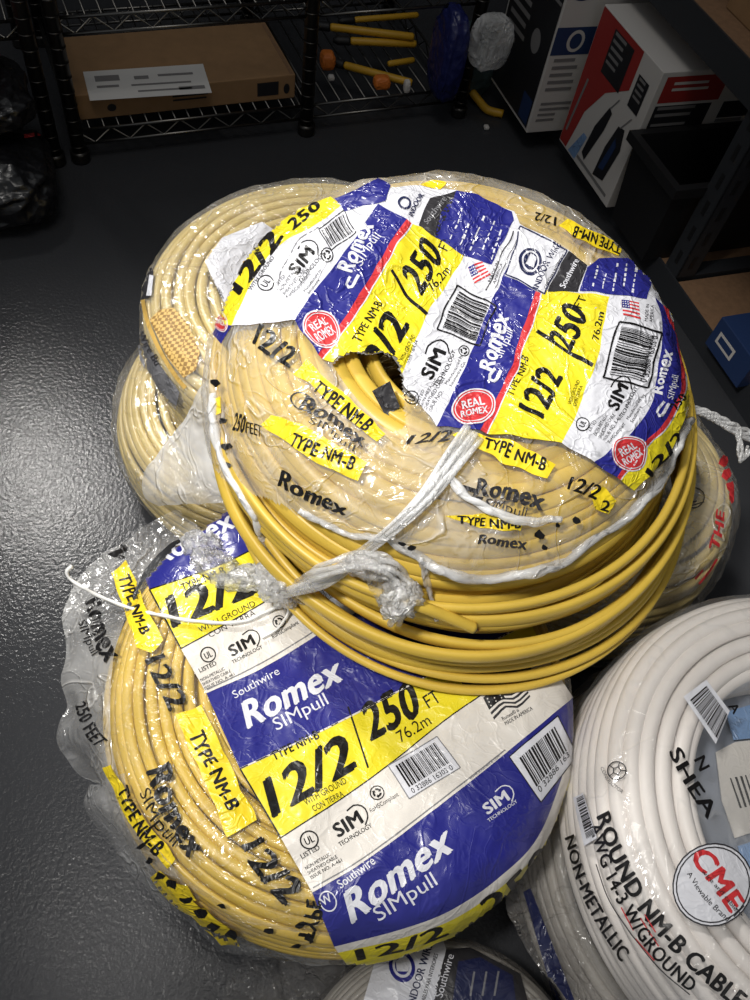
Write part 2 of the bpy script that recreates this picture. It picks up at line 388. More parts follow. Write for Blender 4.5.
# --- cream coil, back right
CD = Coil(.266, .603, .235)
PD = [(0, -.01), (.08, -.004), (.11, 0), (.138, -.010), (.155, -.035), (.166, -.08), (.170, -.14), (.168, -.2), (.16, -.23)]
de = coil_thing((.266, .603, 0), 'cream cable coil with red print on cloudy film, standing behind the white coil')
rows = section_rows(PD, .0125, .0065, .08, -.225, 1)
V, F = cable(CD, rows, .0058, .0045, seed=91, jr=.003, jz=.004); npmesh('cable', V, F, M['cable_cream'], de)
fl_d, bvh_d = film(CD, PD, de, M['film_hazy'], amp=.004, seed=19, nt=80, nphi=300)
# ------------------------------------------------------------------ loose film, ties and cut ends
def sheet(name, outer, inner, mat, parent, nu=70, nv=22, amp=.008, seed=1, scale=1.0):
    """a loose piece of film between two 3D lines, crumpled"""
    A = spline(outer, nu); B = spline(inner, nu); V = []
    for i in range(nu):
        for j in range(nv):
            t = j / (nv - 1); p = A[i].lerp(B[i], t); e = 1 - t
            q = p * scale
            d = Vector((noise.noise(q * 28 + Vector((seed, 0, 0))), noise.noise(q * 28 + Vector((0, seed + 7, 0))), fbm(q, 22, seed))) * amp * (.25 + .75 * e)
            d += Vector((0, 0, fbm(q, 60, seed + 3))) * amp * .35
            V.append(p + d)
    F = [(i * nv + j, i * nv + j + 1, (i + 1) * nv + j + 1, (i + 1) * nv + j) for i in range(nu - 1) for j in range(nv - 1)]
    o = link(name, V, F, mat, parent); return o, Bvh(V, F)
# baggy film at the left of the lower coil
out = [onz(*p) for p in [(176, 512, .20), (140, 532, .20), (112, 548, .20), (86, 576, .195), (68, 612, .19), (63, 660, .185), (66, 700, .18), (61, 738, .175), (74, 760, .17), (98, 786, .16)]]
inn = [bvh_low.on(*p, .001) or onz(p[0], p[1], .2) for p in [(200, 530), (172, 545), (150, 566), (134, 596), (122, 630), (114, 665), (111, 700), (111, 735), (116, 765), (124, 795)]]
_, bl1 = sheet('loose_film', out, inn, M['film_hazy'], yl, seed=3)
out = [onz(*p) for p in [(92, 782, .15), (88, 806, .14), (104, 836, .13), (130, 872, .12), (160, 905, .12), (205, 938, .12), (240, 958, .12), (290, 960, .12), (330, 962, .12)]]
inn = [bvh_low.on(*p, .001) or onz(p[0], p[1], .17) for p in [(126, 775), (128, 800), (142, 828), (164, 856), (190, 880), (224, 904), (258, 920), (296, 930), (330, 932)]]
_, bl2 = sheet('loose_film', out, inn, M['film_hazy'], yl, seed=9, amp=.007)
bvh_loose = bl1 + bl2
# crumpled film spilling out under it
out = [onz(*p) for p in [(216, 1010, .012), (226, 975, .012), (240, 958, .03), (270, 950, .05)]]
inn = [onz(*p) for p in [(352, 1016, .02), (350, 990, .035), (345, 966, .05), (342, 950, .06)]]
sheet('loose_film', out, inn, M['film_gray'], ke, nu=50, nv=44, amp=.012, seed=21)
# film edge of the coil under the white one
out = [onz(*p) for p in [(508, 852, .15), (505, 880, .14), (516, 930, .125), (540, 970, .12), (572, 1012, .12)]]
inn = [onz(*p) for p in [(540, 840, .13), (545, 880, .125), (556, 925, .12), (580, 965, .115), (606, 1004, .11)]]
_, bl3 = sheet('loose_film', out, inn, M['film_gray'], ge, nu=50, nv=20, amp=.006, seed=24)
bvh_g = bvh_g + bl3
# cloudy flap hanging at the left of the topmost coil
out = [at(*p) for p in [(236, 338, .735), (205, 385, .80), (178, 430, .86), (150, 470, .90), (146, 496, .905), (160, 508, .90)]]
inn = [at(*p) for p in [(240, 336, .73), (236, 385, .745), (238, 430, .755), (240, 460, .765), (238, 485, .775), (226, 503, .80)]]
sheet('film_flap', out, inn, M['film_flap'], yt, nu=60, nv=40, amp=.006, seed=31, scale=.7)
bvh_all = bvh_top + bvh_tc + bvh_low
def put(pts, off=.004):
    """points resting on what lies below them; gaps filled from their neighbours' depth"""
    o = []
    for p in pts:
        q = bvh_all.on(p[0], p[1], p[2] if len(p) > 2 else off); o.append(q)
    for i, q in enumerate(o):
        if q is None: 
            d = next((-(CM.transposed() @ (o[k] - CAM)).z for k in sorted(range(len(o)), key=lambda k: abs(k - i)) if o[k] is not None), .7); o[i] = at(pts[i][0], pts[i][1], d)
    return o
def crumple(mb, c, s, seed, rot=0, mi=0, sub=4):
    bm = bmesh.new(); bmesh.ops.create_icosphere(bm, subdivisions=sub, radius=1)
    X = CM @ Matrix.Rotation(-rot, 3, 'Z')
    vs = []
    for v in bm.verts:
        d = v.co.normalized(); r = .62 + .5 * fbm(d, 1.6, seed) + .22 * fbm(d, 3.7, seed + 2) + .12 * fbm(d, 8, seed + 4)
        vs.append(Vector(c) + X @ Vector((d.x * s[0] * r, d.y * s[1] * r, d.z * s[2] * r)))
    bm.verts.index_update(); mb.add(vs, [[v.index for v in f.verts] for f in bm.faces], mi); bm.free()
tie = MB()
path = put([(474, 432, .004), (452, 462, .006), (428, 494, .008), (396, 526, .009), (360, 556, .010), (325, 580, .012), (290, 592, .014)])
S = spline(path, 60); side = (CM @ Vector((.75, -.66, 0)))
for k in range(7):
    o = (k - 3) / 3
    tie.tube([p + side * (.0085 * o * (1 - .55 * math.sin(math.pi * min(1, i / 62))) * (1 if i < 40 else 1 - (i - 40) / 34)) + Vector((0, 0, .0015 * math.sin(k * 2.1 + i * .22))) for i, p in enumerate(S)], .0023, 7, rf=lambda t: .8 + .35 * math.sin(t * 9))
S = spline(put([(284, 594, .014), (305, 582, .014), (330, 568, .014), (360, 560, .014), (386, 564, .014), (402, 584, .013), (404, 604, .010), (394, 616, .008)]), 60)
for k in range(6):
    a = k * 1.05
    tie.tube([p + (CM @ Vector((math.cos(a + i * .09), math.sin(a + i * .09), .4))) * (.0035 + .004 * i / 60) for i, p in enumerate(S)], .0023, 7, rf=lambda t: .8 + .5 * abs(math.sin(t * 14)))
tie.build('plastic_tie', M['film_white'], yt, True)
knot = MB()
for (x, y, sx, sy, sd, rt) in [(284, 590, .021, .014, 2, .2), (272, 580, .016, .012, 4, .6)]: crumple(knot, put([(x, y, .014)])[0], (sx, sy, .012), sd, rt)
knot.build('plastic_knot', M['film_white'], yt, True); knot = MB()
for (x, y, sx, sy, sd, rt) in [(388, 582, .022, .016, 6, .9), (400, 600, .014, .016, 8, 1.2), (370, 566, .020, .010, 9, .2)]: crumple(knot, put([(x, y, .010)])[0], (sx, sy, .012), sd, rt)
knot.build('film_tuft', M['film_tuft'], yt, True); knot = MB()
for (x, y, sx, sy, sd, rt) in [(244, 580, .030, .010, 12, -.1), (216, 566, .022, .013, 14, .5), (202, 546, .018, .013, 16, .2), (258, 574, .02, .009, 19, .1)]: crumple(knot, put([(x, y, .006)])[0], (sx, sy, .007), sd, rt)
knot.build('film_tuft', M['film_tuft'], yt, True)
cord = MB()
cord.tube(spline(put([(286, 596, .014), (288, 612, .010), (278, 628, .006), (262, 638, .005)]), 24), .0012, 6)
pts = put([(284, 596, .014), (276, 606, .010), (262, 614, .007), (240, 622, .006), (205, 622, .006), (165, 616, .007), (130, 608, .010), (104, 598, .014)]) + [onz(84, 588, .232), onz(70, 579, .236), onz(67, 572, .24), onz(72, 566, .245)]
S = spline(pts, 110); cord.tube([p + Vector((0, 0, .0012 * noise.noise(p * 90))) for p in S], .0017, 6, rf=lambda t: .8 + .4 * abs(math.sin(t * 40)))
cord.build('tie_cord', M['cord'], yt, True)
# hem of bunched film along the lower edge of the wrap
hem = MB()
for pl, r in (([(212, 396), (216, 430), (224, 468), (240, 494), (256, 520), (272, 556), (284, 586)], .0026), ([(440, 468), (470, 500), (520, 520), (560, 522)], .0022), ([(386, 536), (420, 562), (444, 572), (482, 580), (530, 572), (566, 562), (590, 541), (622, 520), (646, 500), (664, 474), (680, 446), (690, 420)], .0030), ([(300, 512), (352, 536), (392, 536)], .002), ([(420, 560), (430, 590), (436, 620)], .0016)):
    S = spline(put([p + (.0035,) for p in pl]), 70)
    for k in range(3):
        hem.tube([p + Vector((noise.noise(p * 40 + Vector((k * 5, 0, 0))), noise.noise(p * 40 + Vector((0, k * 5, 3))), noise.noise(p * 40 + Vector((2, 0, k * 5))))) * .005 for p in S], r, 7, rf=lambda t: .7 + .6 * abs(math.sin(t * 17 + k)))
hem.build('film_hem', M['film_flap'], yt, True)
# twisted tail on the right
tail = MB(); S = spline([at(684, 408, .80), at(700, 411, .81), at(716, 418, .82), at(734, 428, .83), at(752, 436, .84), at(790, 446, .85)], 50)
for k in range(5): tail.tube([p + (CM @ Vector((math.cos(k * 1.26 + i * .25), math.sin(k * 1.26 + i * .25), 0))) * (.002 + .0045 * (i / 50)) for i, p in enumerate(S)], .0021, 6)
S2 = spline([at(738, 430, .83), at(740, 446, .832), at(742, 460, .835), at(750, 448, .838)], 24)
for k in range(3): tail.tube([p + (CM @ Vector((math.cos(k * 2.1 + i * .3), math.sin(k * 2.1), 0))) * .0025 for i, p in enumerate(S2)], .0017, 6)
tail.build('twisted_film_tail', M['film_white'], yt, True)
# cut end of the cable
ce = MB(); S = spline(put([(396, 596, .004), (420, 606, .006), (446, 616, .007), (474, 628, .007)]), 30)
ce.tube(S, .0052, 10); cd_ = (S[-1] - S[-2]).normalized()
ce.tube([S[-1], S[-1] + cd_ * .0015], .004, 8, 1); ce.tube([S[-1], S[-1] + cd_ * .005], .0012, 6, 2)
ce.build('cable_end', [M['cable_yellow'], M['black'], basic('copper', (170, 110, 70), .35, metal=1)], yt, True)
# insert card in the eye of the white coil
ins = MB()
def plate(mb, P, z, th, mi): 
    q = [onz(x, y, z) for x, y in P]; n = len(q); mb.add(q + [p - Vector((0, 0, th)) for p in q], [tuple(range(n))[::-1], tuple(range(n, 2 * n))] + [(i, (i + 1) % n, n + (i + 1) % n, n + i) for i in range(n)], mi)
cen = Vector((.460, .234, .200)); ring = [cen + Vector((.136 * math.cos(a), .136 * math.sin(a), 0)) for a in (6.283 * i / 48 for i in range(48))]
ins.add([cen] + ring, [(0, i + 1, (i + 1) % 48 + 1) for i in range(48)], 0)  # added disc; its blue-gray stands in for hazy film over the dark eye
plate(ins, [(716, 752), (735, 742), (800, 735), (820, 810), (735, 838), (722, 800)], .206, .0012, 1)
plate(ins, [(726, 712), (800, 690), (800, 733), (734, 740)], .208, .0012, 2)
plate(ins, [(738, 846), (820, 820), (830, 880), (752, 900)], .208, .0012, 2)
rgb = random.Random(8)
for k in range(14): 
    x = 730 + k * 5; plate(ins, [(x, 778 - k), (x + rgb.choice((1.2, 2.2, 3)), 778 - k), (x + 12, 808 - k), (x + 10, 808 - k)], .2068, .0004, 3)
ins.build('insert_card', [basic('eye_haze_sheet', (140, 147, 160), .5), M['cream_smooth'], M['paleblue'], M['black_smooth']], we)
# dark tag deep in the eye of the topmost coil
tq = bvh_tc.on(386, 398, .006); td = -(CM.transposed() @ (tq - CAM)).z
tg = MB(); tg.add([at(372, 391, td - .002), at(386, 417, td), at(400, 407, td), at(390, 381, td - .002)], [(0, 1, 2, 3)]); tg.build('cable_tag', M['char'], yt)
# ------------------------------------------------------------------ printing on the films
_tc = {}
def glyphs(body, bold=.0, shear=0):
    key = (body, bold, shear)
    if key in _tc: return _tc[key]
    cu = bpy.data.curves.new('lettering', 'FONT'); cu.body = body; cu.offset = 0; cu.space_character = 1.06 if bold > .03 else 1; cu.shear = shear; cu.resolution_u = 3; cu.fill_mode = 'FRONT'
    o = bpy.data.objects.new('lettering', cu); COL.objects.link(o)
    dg = bpy.context.evaluated_depsgraph_get(); e = o.evaluated_get(dg); me = e.to_mesh(); me.calc_loop_triangles()
    tris = [[(me.vertices[i].co.x, me.vertices[i].co.y) for i in t.vertices] for t in me.loop_triangles]
    if bold > .012:        # heavier strokes: the letters laid down again a little to each side
        k = bold * .8; base = tris; tris = []
        for ox, oy in (((k, 0), (-k, 0), (k * .5, k * .6), (-k * .5, -k * .6)) if bold > .03 else ((k, 0), (-k, 0))): tris += [[(x + ox, y + oy) for x, y in t] for t in base]
    e.to_mesh_clear(); bpy.data.objects.remove(o); bpy.data.curves.remove(cu)
    xs = [p[0] for t in tris for p in t]; x0, x1 = min(xs), max(xs)
    tris = [[((x - x0) / (x1 - x0), y / .70) for x, y in t] for t in tris]      # x 0..1, cap height 1
    _tc[key] = tris; return tris
class Frame:
    """maps (s,t) in the unit square between two drawn lines (bottom, top)"""
    def __init__(s, bottom, top):
        s.b = spline([Vector((x, y, 0)) for x, y in bottom], 65); s.t = spline([Vector((x, y, 0)) for x, y in top], 65)
    def _c(s, L, u):
        u = u * 64; i = min(max(int(math.floor(u)), 0), 63); return L[i] + (L[i + 1] - L[i]) * (u - i)
    def __call__(s, u, v):
        p = s._c(s.b, u); q = s._c(s.t, u); r = p + (q - p) * v; return (r.x, r.y)
class Aff:
    def __init__(s, a, b, up): s.a, s.b, s.u = a, b, up
    def __call__(s, u, v):
        return (s.a[0] + (s.b[0] - s.a[0]) * u + s.u[0] * v, s.a[1] + (s.b[1] - s.a[1]) * u + s.u[1] * v)
def perp(a, b, h):
    dx, dy = b[0] - a[0], b[1] - a[1]; L = math.hypot(dx, dy); return (dy / L * h, -dx / L * h)
class Print:
    def __init__(s, bvh, seg=4.5, lift=.0007, step=.0003, wob=0, smooth=False):
        s.smooth = smooth
        s.b, s.seg, s.lift, s.step, s.wob = bvh, seg, lift, step, wob
        s.V = []; s.F = []; s.m = []; s.mats = []
    def tris(s, T, mat, layer):
        if mat not in s.mats: s.mats.append(mat)
        mi = s.mats.index(mat); cache = {}; out = []; st = [tuple(t) for t in T]; L2 = s.seg ** 2
        while st:
            a, b, c = st.pop()
            d = [(a[0] - b[0]) ** 2 + (a[1] - b[1]) ** 2, (b[0] - c[0]) ** 2 + (b[1] - c[1]) ** 2, (c[0] - a[0]) ** 2 + (c[1] - a[1]) ** 2]
            k = max(range(3), key=lambda i: d[i])
            if d[k] <= L2: out.append((a, b, c)); continue
            if k == 0: m = ((a[0] + b[0]) / 2, (a[1] + b[1]) / 2); st += [(a, m, c), (m, b, c)]
            elif k == 1: m = ((b[0] + c[0]) / 2, (b[1] + c[1]) / 2); st += [(b, m, a), (m, c, a)]
            else: m = ((c[0] + a[0]) / 2, (c[1] + a[1]) / 2); st += [(c, m, b), (m, a, b)]
        def vert(p):
            k = (round(p[0], 2), round(p[1], 2))
            if k in cache: return cache[k]
            x, y = p
            if s.wob:
                q = Vector((x * .05, y * .05, 3)); x += s.wob * noise.noise(q); y += s.wob * noise.noise(q + Vector((9, 4, 1)))
            d = ray(x, y).normalized(); h = s.b.ray_cast(CAM, d)
            if h[0] is None: cache[k] = None; return None
            n = h[1] if h[1].dot(d) < 0 else -h[1]
            s.V.append(h[0] + n * (s.lift + layer * s.step)); cache[k] = len(s.V) - 1; return cache[k]
        for t in out:
            f = [vert(p) for p in t]
            if None in f or len(set(f)) < 3: continue
            A, B, C_ = (s.V[i] for i in f)
            if max((A - B).length, (B - C_).length, (C_ - A).length) > .03: continue
            nn = (B - A).cross(C_ - A)
            if nn.dot(CAM - A) < 0: f = f[::-1]
            s.F.append(f); s.m.append(mi)
    # shapes -------------------------------------------------
    def frame(s, fr, mat, layer=0, s0=0, s1=1, t0=0, t1=1, n=24, k=4):
        T = []
        for i in range(n):
            for j in range(k):
                a, b = s0 + (s1 - s0) * i / n, s0 + (s1 - s0) * (i + 1) / n; c, d = t0 + (t1 - t0) * j / k, t0 + (t1 - t0) * (j + 1) / k
                P = [fr(a, c), fr(b, c), fr(b, d), fr(a, d)]; T += [(P[0], P[1], P[2]), (P[0], P[2], P[3])]
        s.tris(T, mat, layer)
    def poly(s, pts, mat, layer=0):
        from mathutils.geometry import tessellate_polygon
        tt = tessellate_polygon([[Vector((x, y, 0)) for x, y in pts]]); s.tris([tuple(pts[i] for i in t) for t in tt], mat, layer)
    def quad(s, pts, mat, layer=0): s.tris([(pts[0], pts[1], pts[2]), (pts[0], pts[2], pts[3])], mat, layer)
    def text(s, body, fr, mat, layer=1, bold=.02, shear=0, u=(0, 1), v=(0, 1)):
        T = [tuple(fr(u[0] + (u[1] - u[0]) * x, v[0] + (v[1] - v[0]) * y) for x, y in t) for t in glyphs(body, bold, shear)]
        s.tris(T, mat, layer)
    def line(s, body, a, b, h, mat, layer=1, bold=.02, shear=0, up=None):
        s.text(body, Aff(a, b, up or perp(a, b, h)), mat, layer, bold, shear)
    def stroke(s, pts, w, mat, layer=1):
        P = [Vector((x, y, 0)) for x, y in pts]; T = []
        P = spline(P, max(2, int(sum((P[i + 1] - P[i]).length for i in range(len(P) - 1)) / 4) + 1)) if len(P) > 2 else P
        L = []
        for i, p in enumerate(P):
            t = (P[min(i + 1, len(P) - 1)] - P[max(i - 1, 0)]).normalized(); n = Vector((-t.y, t.x, 0)) * w / 2; L.append(((p + n).x, (p + n).y, (p - n).x, (p - n).y))
        for a, b in zip(L, L[1:]): T += [(a[:2], a[2:], b[2:]), (a[:2], b[2:], b[:2])]
        s.tris(T, mat, layer)
    def ell(s, c, ex, ey, mat, layer=1, r0=0, n=28, a0=0, a1=2 * math.pi):
        T = []
        for i in range(n):
            a, b = a0 + (a1 - a0) * i / n, a0 + (a1 - a0) * (i + 1) / n
            pt = lambda r, x: (c[0] + r * (math.cos(x) * ex[0] + math.sin(x) * ey[0]), c[1] + r * (math.cos(x) * ex[1] + math.sin(x) * ey[1]))
            if r0: T += [(pt(r0, a), pt(1, a), pt(1, b)), (pt(r0, a), pt(1, b), pt(r0, b))]
            else: T.append((pt(0, a), pt(1, a), pt(1, b)))
        s.tris(T, mat, layer)
    def circ(s, c, r, mat, layer=1, r0=0, a0=0, a1=2 * math.pi): s.ell(c, (r, 0), (0, r), mat, layer, r0, 24, a0, a1)
    def barcode(s, fr, layer, seed=1, n=26, u=(.1, .9), v=(.25, .9), mat='black', digits=None):
        rg = random.Random(seed); x = u[0]; un = (u[1] - u[0]) / (n * 2.6)
        while x < u[1]:
            w = un * rg.choice((1, 1, 2, 3)); 
            P = [fr(x, v[0]), fr(min(x + w, u[1]), v[0]), fr(min(x + w, u[1]), v[1]), fr(x, v[1])]; s.quad(P, mat, layer); x += w + un * rg.choice((1, 1, 2))
        if digits: s.text(digits, fr, mat, layer, .0, 0, u, (.06, .2))
    def box_outline(s, fr, w, mat, layer):
        P = [fr(0, 0), fr(1, 0), fr(1, 1), fr(0, 1), fr(0, 0)]
        for a, b in zip(P, P[1:]): s.stroke([a, b], w, mat, layer)
    def small(s, lines, a, b, h, lead, mat, layer=1, bold=.0):
        """a block of small lines; a->b is the first baseline, h the cap height, lead the distance between lines"""
        up = perp(a, b, 1)
        for i, t in enumerate(lines):
            o = (-up[0] * lead * i, -up[1] * lead * i); f = min(1, len(t) / max(len(x) for x in lines))
            A = (a[0] + o[0], a[1] + o[1]); B = (A[0] + (b[0] - a[0]) * f, A[1] + (b[1] - a[1]) * f)
            s.line(t, A, B, h, mat, layer, bold)
    def ul(s, c, r, ax, mat='black', layer=1):
        """ring with UL; ax = unit reading direction"""
        s.circ(c, r, mat, layer, r0=.84); up = (ax[1], -ax[0])
        a = (c[0] - ax[0] * r * .5 - up[0] * r * .4, c[1] - ax[1] * r * .5 - up[1] * r * .4); b = (a[0] + ax[0] * r, a[1] + ax[1] * r)
        s.line('UL', a, b, r * .8, mat, layer, .03)
    def rohs(s, c, r, mat='black', layer=1):
        s.circ(c, r, mat, layer, r0=.84)
        for k in range(3):
            a = 2.09 * k; s.circ(c, r * .62, mat, layer, r0=.55, a0=a, a1=a + 1.3)
            q = a + 1.75; p0 = a + 1.25
            s.tris([tuple((c[0] + r * rr * math.cos(x), c[1] + r * rr * math.sin(x)) for rr, x in ((.2, p0), (.8, p0), (.5, q)))], mat, layer)
    def sim(s, a, b, h, mat='black', layer=1, sub=True, up=None):
        u = up or perp(a, b, h)
        s.text('SIM', Aff(a, b, u), mat, layer, .05, .0)
        fr = Aff(a, b, u)
        s.stroke([fr(.7, 1.3), fr(1.02, 1.38), fr(1.24, .9), fr(1.2, .2), fr(.98, -.25)], h * .11, mat, layer)
        if sub: s.text('TECHNOLOGY', fr, mat, layer, .02, 0, (-.1, 1.15), (-.62, -.3))
    def stamp(s, c, ex, ey, layer=2):
        s.ell(c, ex, ey, 'red', layer); s.ell(c, ex, ey, 'white', layer + 1, r0=.93); s.ell(c, (ex[0] * .86, ex[1] * .86), (ey[0] * .86, ey[1] * .86), 'white', layer + 1, r0=.95)
        q = lambda u, v: (c[0] + u * ex[0] - v * ey[0], c[1] + u * ex[1] - v * ey[1])
        s.text('REAL', q, 'white', layer + 1, .04, 0, (-.52, .52), (.06, .5)); s.text('ROMEX', q, 'white', layer + 1, .04, 0, (-.62, .62), (-.46, -.04))
    def flag(s, fr, layer, dark=False):
        a, b = ('char', 'cream') if dark else ('red', 'white')
        for i in range(9): s.frame(fr, a if i % 2 == 0 else b, layer, 0, 1, i / 9, (i + 1) / 9, 8, 1)
        s.frame(fr, 'black' if dark else 'blue', layer + 1, 0, .45, 4 / 9, 1, 4, 2)
        for i in range(3):
            for j in range(3):
                c = fr(.08 + .145 * i, .53 + .16 * j); s.circ(c, .7, b, layer + 2)
    def build(s, name, parent, label=None):
        used = sorted({i for f in s.F for i in f}); mp = {u: i for i, u in enumerate(used)}
        o = link(name, [s.V[i] for i in used], [tuple(mp[i] for i in f) for f in s.F], [M.get(x + '_smooth', M[x]) if s.smooth else M[x] for x in s.mats], parent, s.m)
        if label: o['label'] = label
        return o
WAVE = lambda a, b, c, d: Frame([a, ((a[0] + b[0]) / 2, (a[1] + b[1]) / 2 + 1.5), b], [d, ((c[0] + d[0]) / 2, (c[1] + d[1]) / 2 + 1.5), c])
def Q(bl, br, tr, tl): return Frame([bl, br], [tl, tr])
# ---------------- lower yellow coil
p = Print(bvh_low, smooth=True)
rowsL = [
 [(137, 555), (160, 536), (192, 518), (230, 500), (300, 470)],
 [(150, 590), (216, 567), (262, 545), (330, 512)],
 [(181, 649), (260, 605), (330, 562), (420, 510)],
 [(206, 693), (262, 668), (330, 627), (420, 575), (470, 545)],
 [(240, 769), (330, 727), (437, 671), (530, 622)],
 [(281, 838), (370, 779), (458, 711), (545, 655)],
 [(312, 892), (367, 859), (451, 796), (511, 748), (572, 697)],
 [(334, 946), (400, 929), (450, 910), (500, 876), (540, 832), (573, 742)],
 [(338, 952), (403, 937), (456, 917), (506, 882), (547, 838), (578, 750)],
 [(350, 968), (408, 955), (462, 938), (516, 902), (556, 856), (584, 775)]]
cols = ['blue', 'yellow', 'cream', 'blue', 'yellow', 'cream', 'blue', 'cream', 'yellow']
FR = [Frame(rowsL[i + 1], rowsL[i]) for i in range(9)]
p.poly([(119, 546), (163, 521), (215, 492), (300, 455), (300, 470), (192, 518), (160, 536), (137, 555)], 'cream', 0)
for fr, c in zip(FR, cols): p.frame(fr, c, 0, n=40, k=8)
for i in (1, 4):       # black outline of the yellow panels
    p.stroke(rowsL[i], 1.2, 'black', 1); p.stroke(rowsL[i + 1], 1.2, 'black', 1)
    p.stroke([rowsL[i][0], rowsL[i + 1][0]], 1.6, 'black', 1)
for i in (3, 6): p.stroke(rowsL[i], 1.3, 'cream', 1)
p.stroke(rowsL[4], 1.6, 'cream', 1)
# blue 1
p.line('Romex', (160, 566), (236, 527), 19, 'white', 1, .045)
# yellow 1
p.line('TYPE NM-B', (183, 592), (226, 574), 8, 'black', 1, .03)
p.line('12/2', (172, 628), (257, 593), 28, 'black', 1, .055, up=(-7, -30))
p.line('WITH GROUND', (200, 633), (256, 606), 6, 'black', 1, .005); p.line('CON TIERRA', (210, 638), (256, 615), 5.5, 'black', 1, .005)
p.stroke([(262, 546), (290, 590)], 1.4, 'black', 1)
# white 1
p.ul((208, 655), 8, (.9, -.43)); p.small(['LISTED'], (200, 673), (217, 665), 4.5, 6, 'black', 1, .02)
p.small(['NON-METALLIC', 'SHEATHED CABLE', 'ISSUE NO. A-461'], (201, 682), (231, 667), 3, 4.6, 'char', 1, .015)
p.sim((232, 657), (256, 644), 11); p.rohs((279, 622), 6.5); p.line('RoHSCompliant', (273, 639), (299, 624), 4, 'black', 1)
f = Q((304, 622), (340, 600), (328, 580), (292, 600)); p.frame(f, 'white', 1, n=4, k=2); p.barcode(f, 2, 5)
p.stroke([(207, 690), (262, 663), (330, 622)], 1.2, 'gray', 1)
# blue 2
p.line('Southwire', (235, 699), (280, 674), 8, 'white', 1, .01); p.line('Romex', (247, 729), (343, 680), 25, 'white', 1, .05, up=(-6, -26))
p.line('SIMpull', (277, 731), (329, 704), 13, 'white', 1, .0)
# yellow 2
p.line('TYPE NM-B', (274, 761), (320, 738), 9, 'black', 1, .04)
p.line('12/2', (272, 818), (357, 767), 36, 'black', 1, .05, up=(-10, -37))
p.line('WITH GROUND', (306, 806), (347, 783), 6.5, 'black', 1, .0); p.line('CON TIERRA', (314, 812), (344, 796), 6, 'black', 1, 0)
p.stroke([(348, 707), (368, 768)], 1.8, 'black', 1)
p.line('250', (370, 741), (422, 714), 33, 'black', 1, .05, up=(-10, -35)); p.line('FT', (429, 709), (442, 701), 14, 'black', 1, .01)
p.line('76.2m', (401, 743), (432, 724), 12, 'black', 1, 0)
# white 2
p.ul((309, 840), 9.5, (.9, -.43)); p.line('LISTED', (302, 859), (320, 849), 5, 'black', 1, .02)
p.small(['NON-METALLIC', 'SHEATHED CABLE', 'ISSUE NO. A-461'], (306, 870), (337, 852), 3.5, 5.4, 'black', 1, .02)
p.sim((338, 838), (364, 822), 14); p.rohs((377, 793), 7.5); p.line('RoHSCompliant', (371, 813), (399, 796), 4.5, 'black', 1, .0)
f = Q((409, 799), (460, 768), (437, 737), (388, 766)); p.frame(f, 'white', 1, n=4, k=3); p.barcode(f, 2, 11, 28, digits='0 32886 16303 0'); p.box_outline(f, 1, 'gray', 2)
p.stroke([(313, 888), (368, 855), (450, 793), (505, 750)], 1.3, 'gray', 1)
p.flag(Frame([(494, 720), (506, 708), (518, 708), (530, 697)], [(483, 698), (495, 690), (508, 690), (522, 680)]), 1, True)
p.small(['Romex® is', 'MADE IN AMERICA'], (503, 721), (530, 705), 4, 5.5, 'black', 1, .02)
p.poly([(450, 665), (480, 648), (520, 640), (534, 655), (530, 672), (468, 694)], 'navy', 1)
p.stroke([(464, 676), (486, 668)], 2, 'gray', 2); p.stroke([(492, 666), (518, 655)], 2, 'gray', 2)
# blue 3
p.ell((328, 901), (8, -3), (4, 10), 'white', 1, r0=.86); p.line('W', (323, 906), (333, 900), 9, 'white', 1, .02)
p.line('Southwire', (341, 889), (376, 863), 9, 'white', 1, .02); p.line('Romex', (351, 923), (453, 850), 28, 'white', 1, .05, up=(-8, -30))
p.line('SIMpull', (379, 921), (438, 884), 15, 'white', 1, .01)
p.sim((487, 815), (510, 799), 11, 'white', 1)
f = Q((540, 802), (576, 755), (557, 716), (509, 757)); p.frame(f, 'white', 1, n=6, k=4); p.box_outline(f, 1, 'black', 2)
f2 = Q((540, 796), (570, 757), (554, 724), (517, 757)); p.barcode(f2, 2, 17, 24, (.02, .98), (.22, .95), digits='0 32886 163')
p.line('www.southwire.com', (470, 780), (500, 757), 3, 'gray', 1)
# yellow 3
f = Frame([(352, 962), (408, 950), (460, 931)], [(348, 948), (403, 936), (452, 916)])
p.text('12/2', f, 'black', 1, .04, 0, (.05, .9), (.1, .85)); f = Frame([(478, 922), (516, 898), (556, 854)], [(468, 906), (506, 880), (545, 838)]); p.text('250', f, 'black', 1, .04, 0, (.1, .95), (.05, .95))
p.build('printed_label', yl)
p = Print(bvh_low + bvh_loose, wob=3)
def strip(p, poly, body, a, b, h, bold=.045, mat='strip', tm='black'):
    p.poly(poly, mat, 0); p.line(body, a, b, h, tm, 1, bold)
strip(p, [(111, 572), (126, 561), (163, 640), (151, 652), (138, 648)], 'TYPE NM-B', (118, 577), (141, 636), 11)
p.line('12/2', (145, 660), (170, 712), 20, 'black', 1, .05)
strip(p, [(176, 715), (202, 705), (256, 821), (228, 838)], 'TYPE NM-B', (189, 735), (228, 812), 14)
f = Frame([(147, 772), (164, 818), (190, 860)], [(170, 762), (184, 805), (208, 842)]); p.text('Romex', f, 'black', 1, .06)
f = Frame([(140, 793), (152, 822), (172, 848)], [(150, 788), (162, 814), (180, 838)]); p.text('SIMpull', f, 'black', 1, .01)
f = Frame([(240, 846), (262, 880), (286, 906)], [(262, 836), (282, 864), (306, 886)]); p.text('12/2', f, 'black', 1, .06)
p.poly([(104, 768), (112, 764), (135, 806), (176, 858), (168, 868), (128, 822)], 'strip', 0)
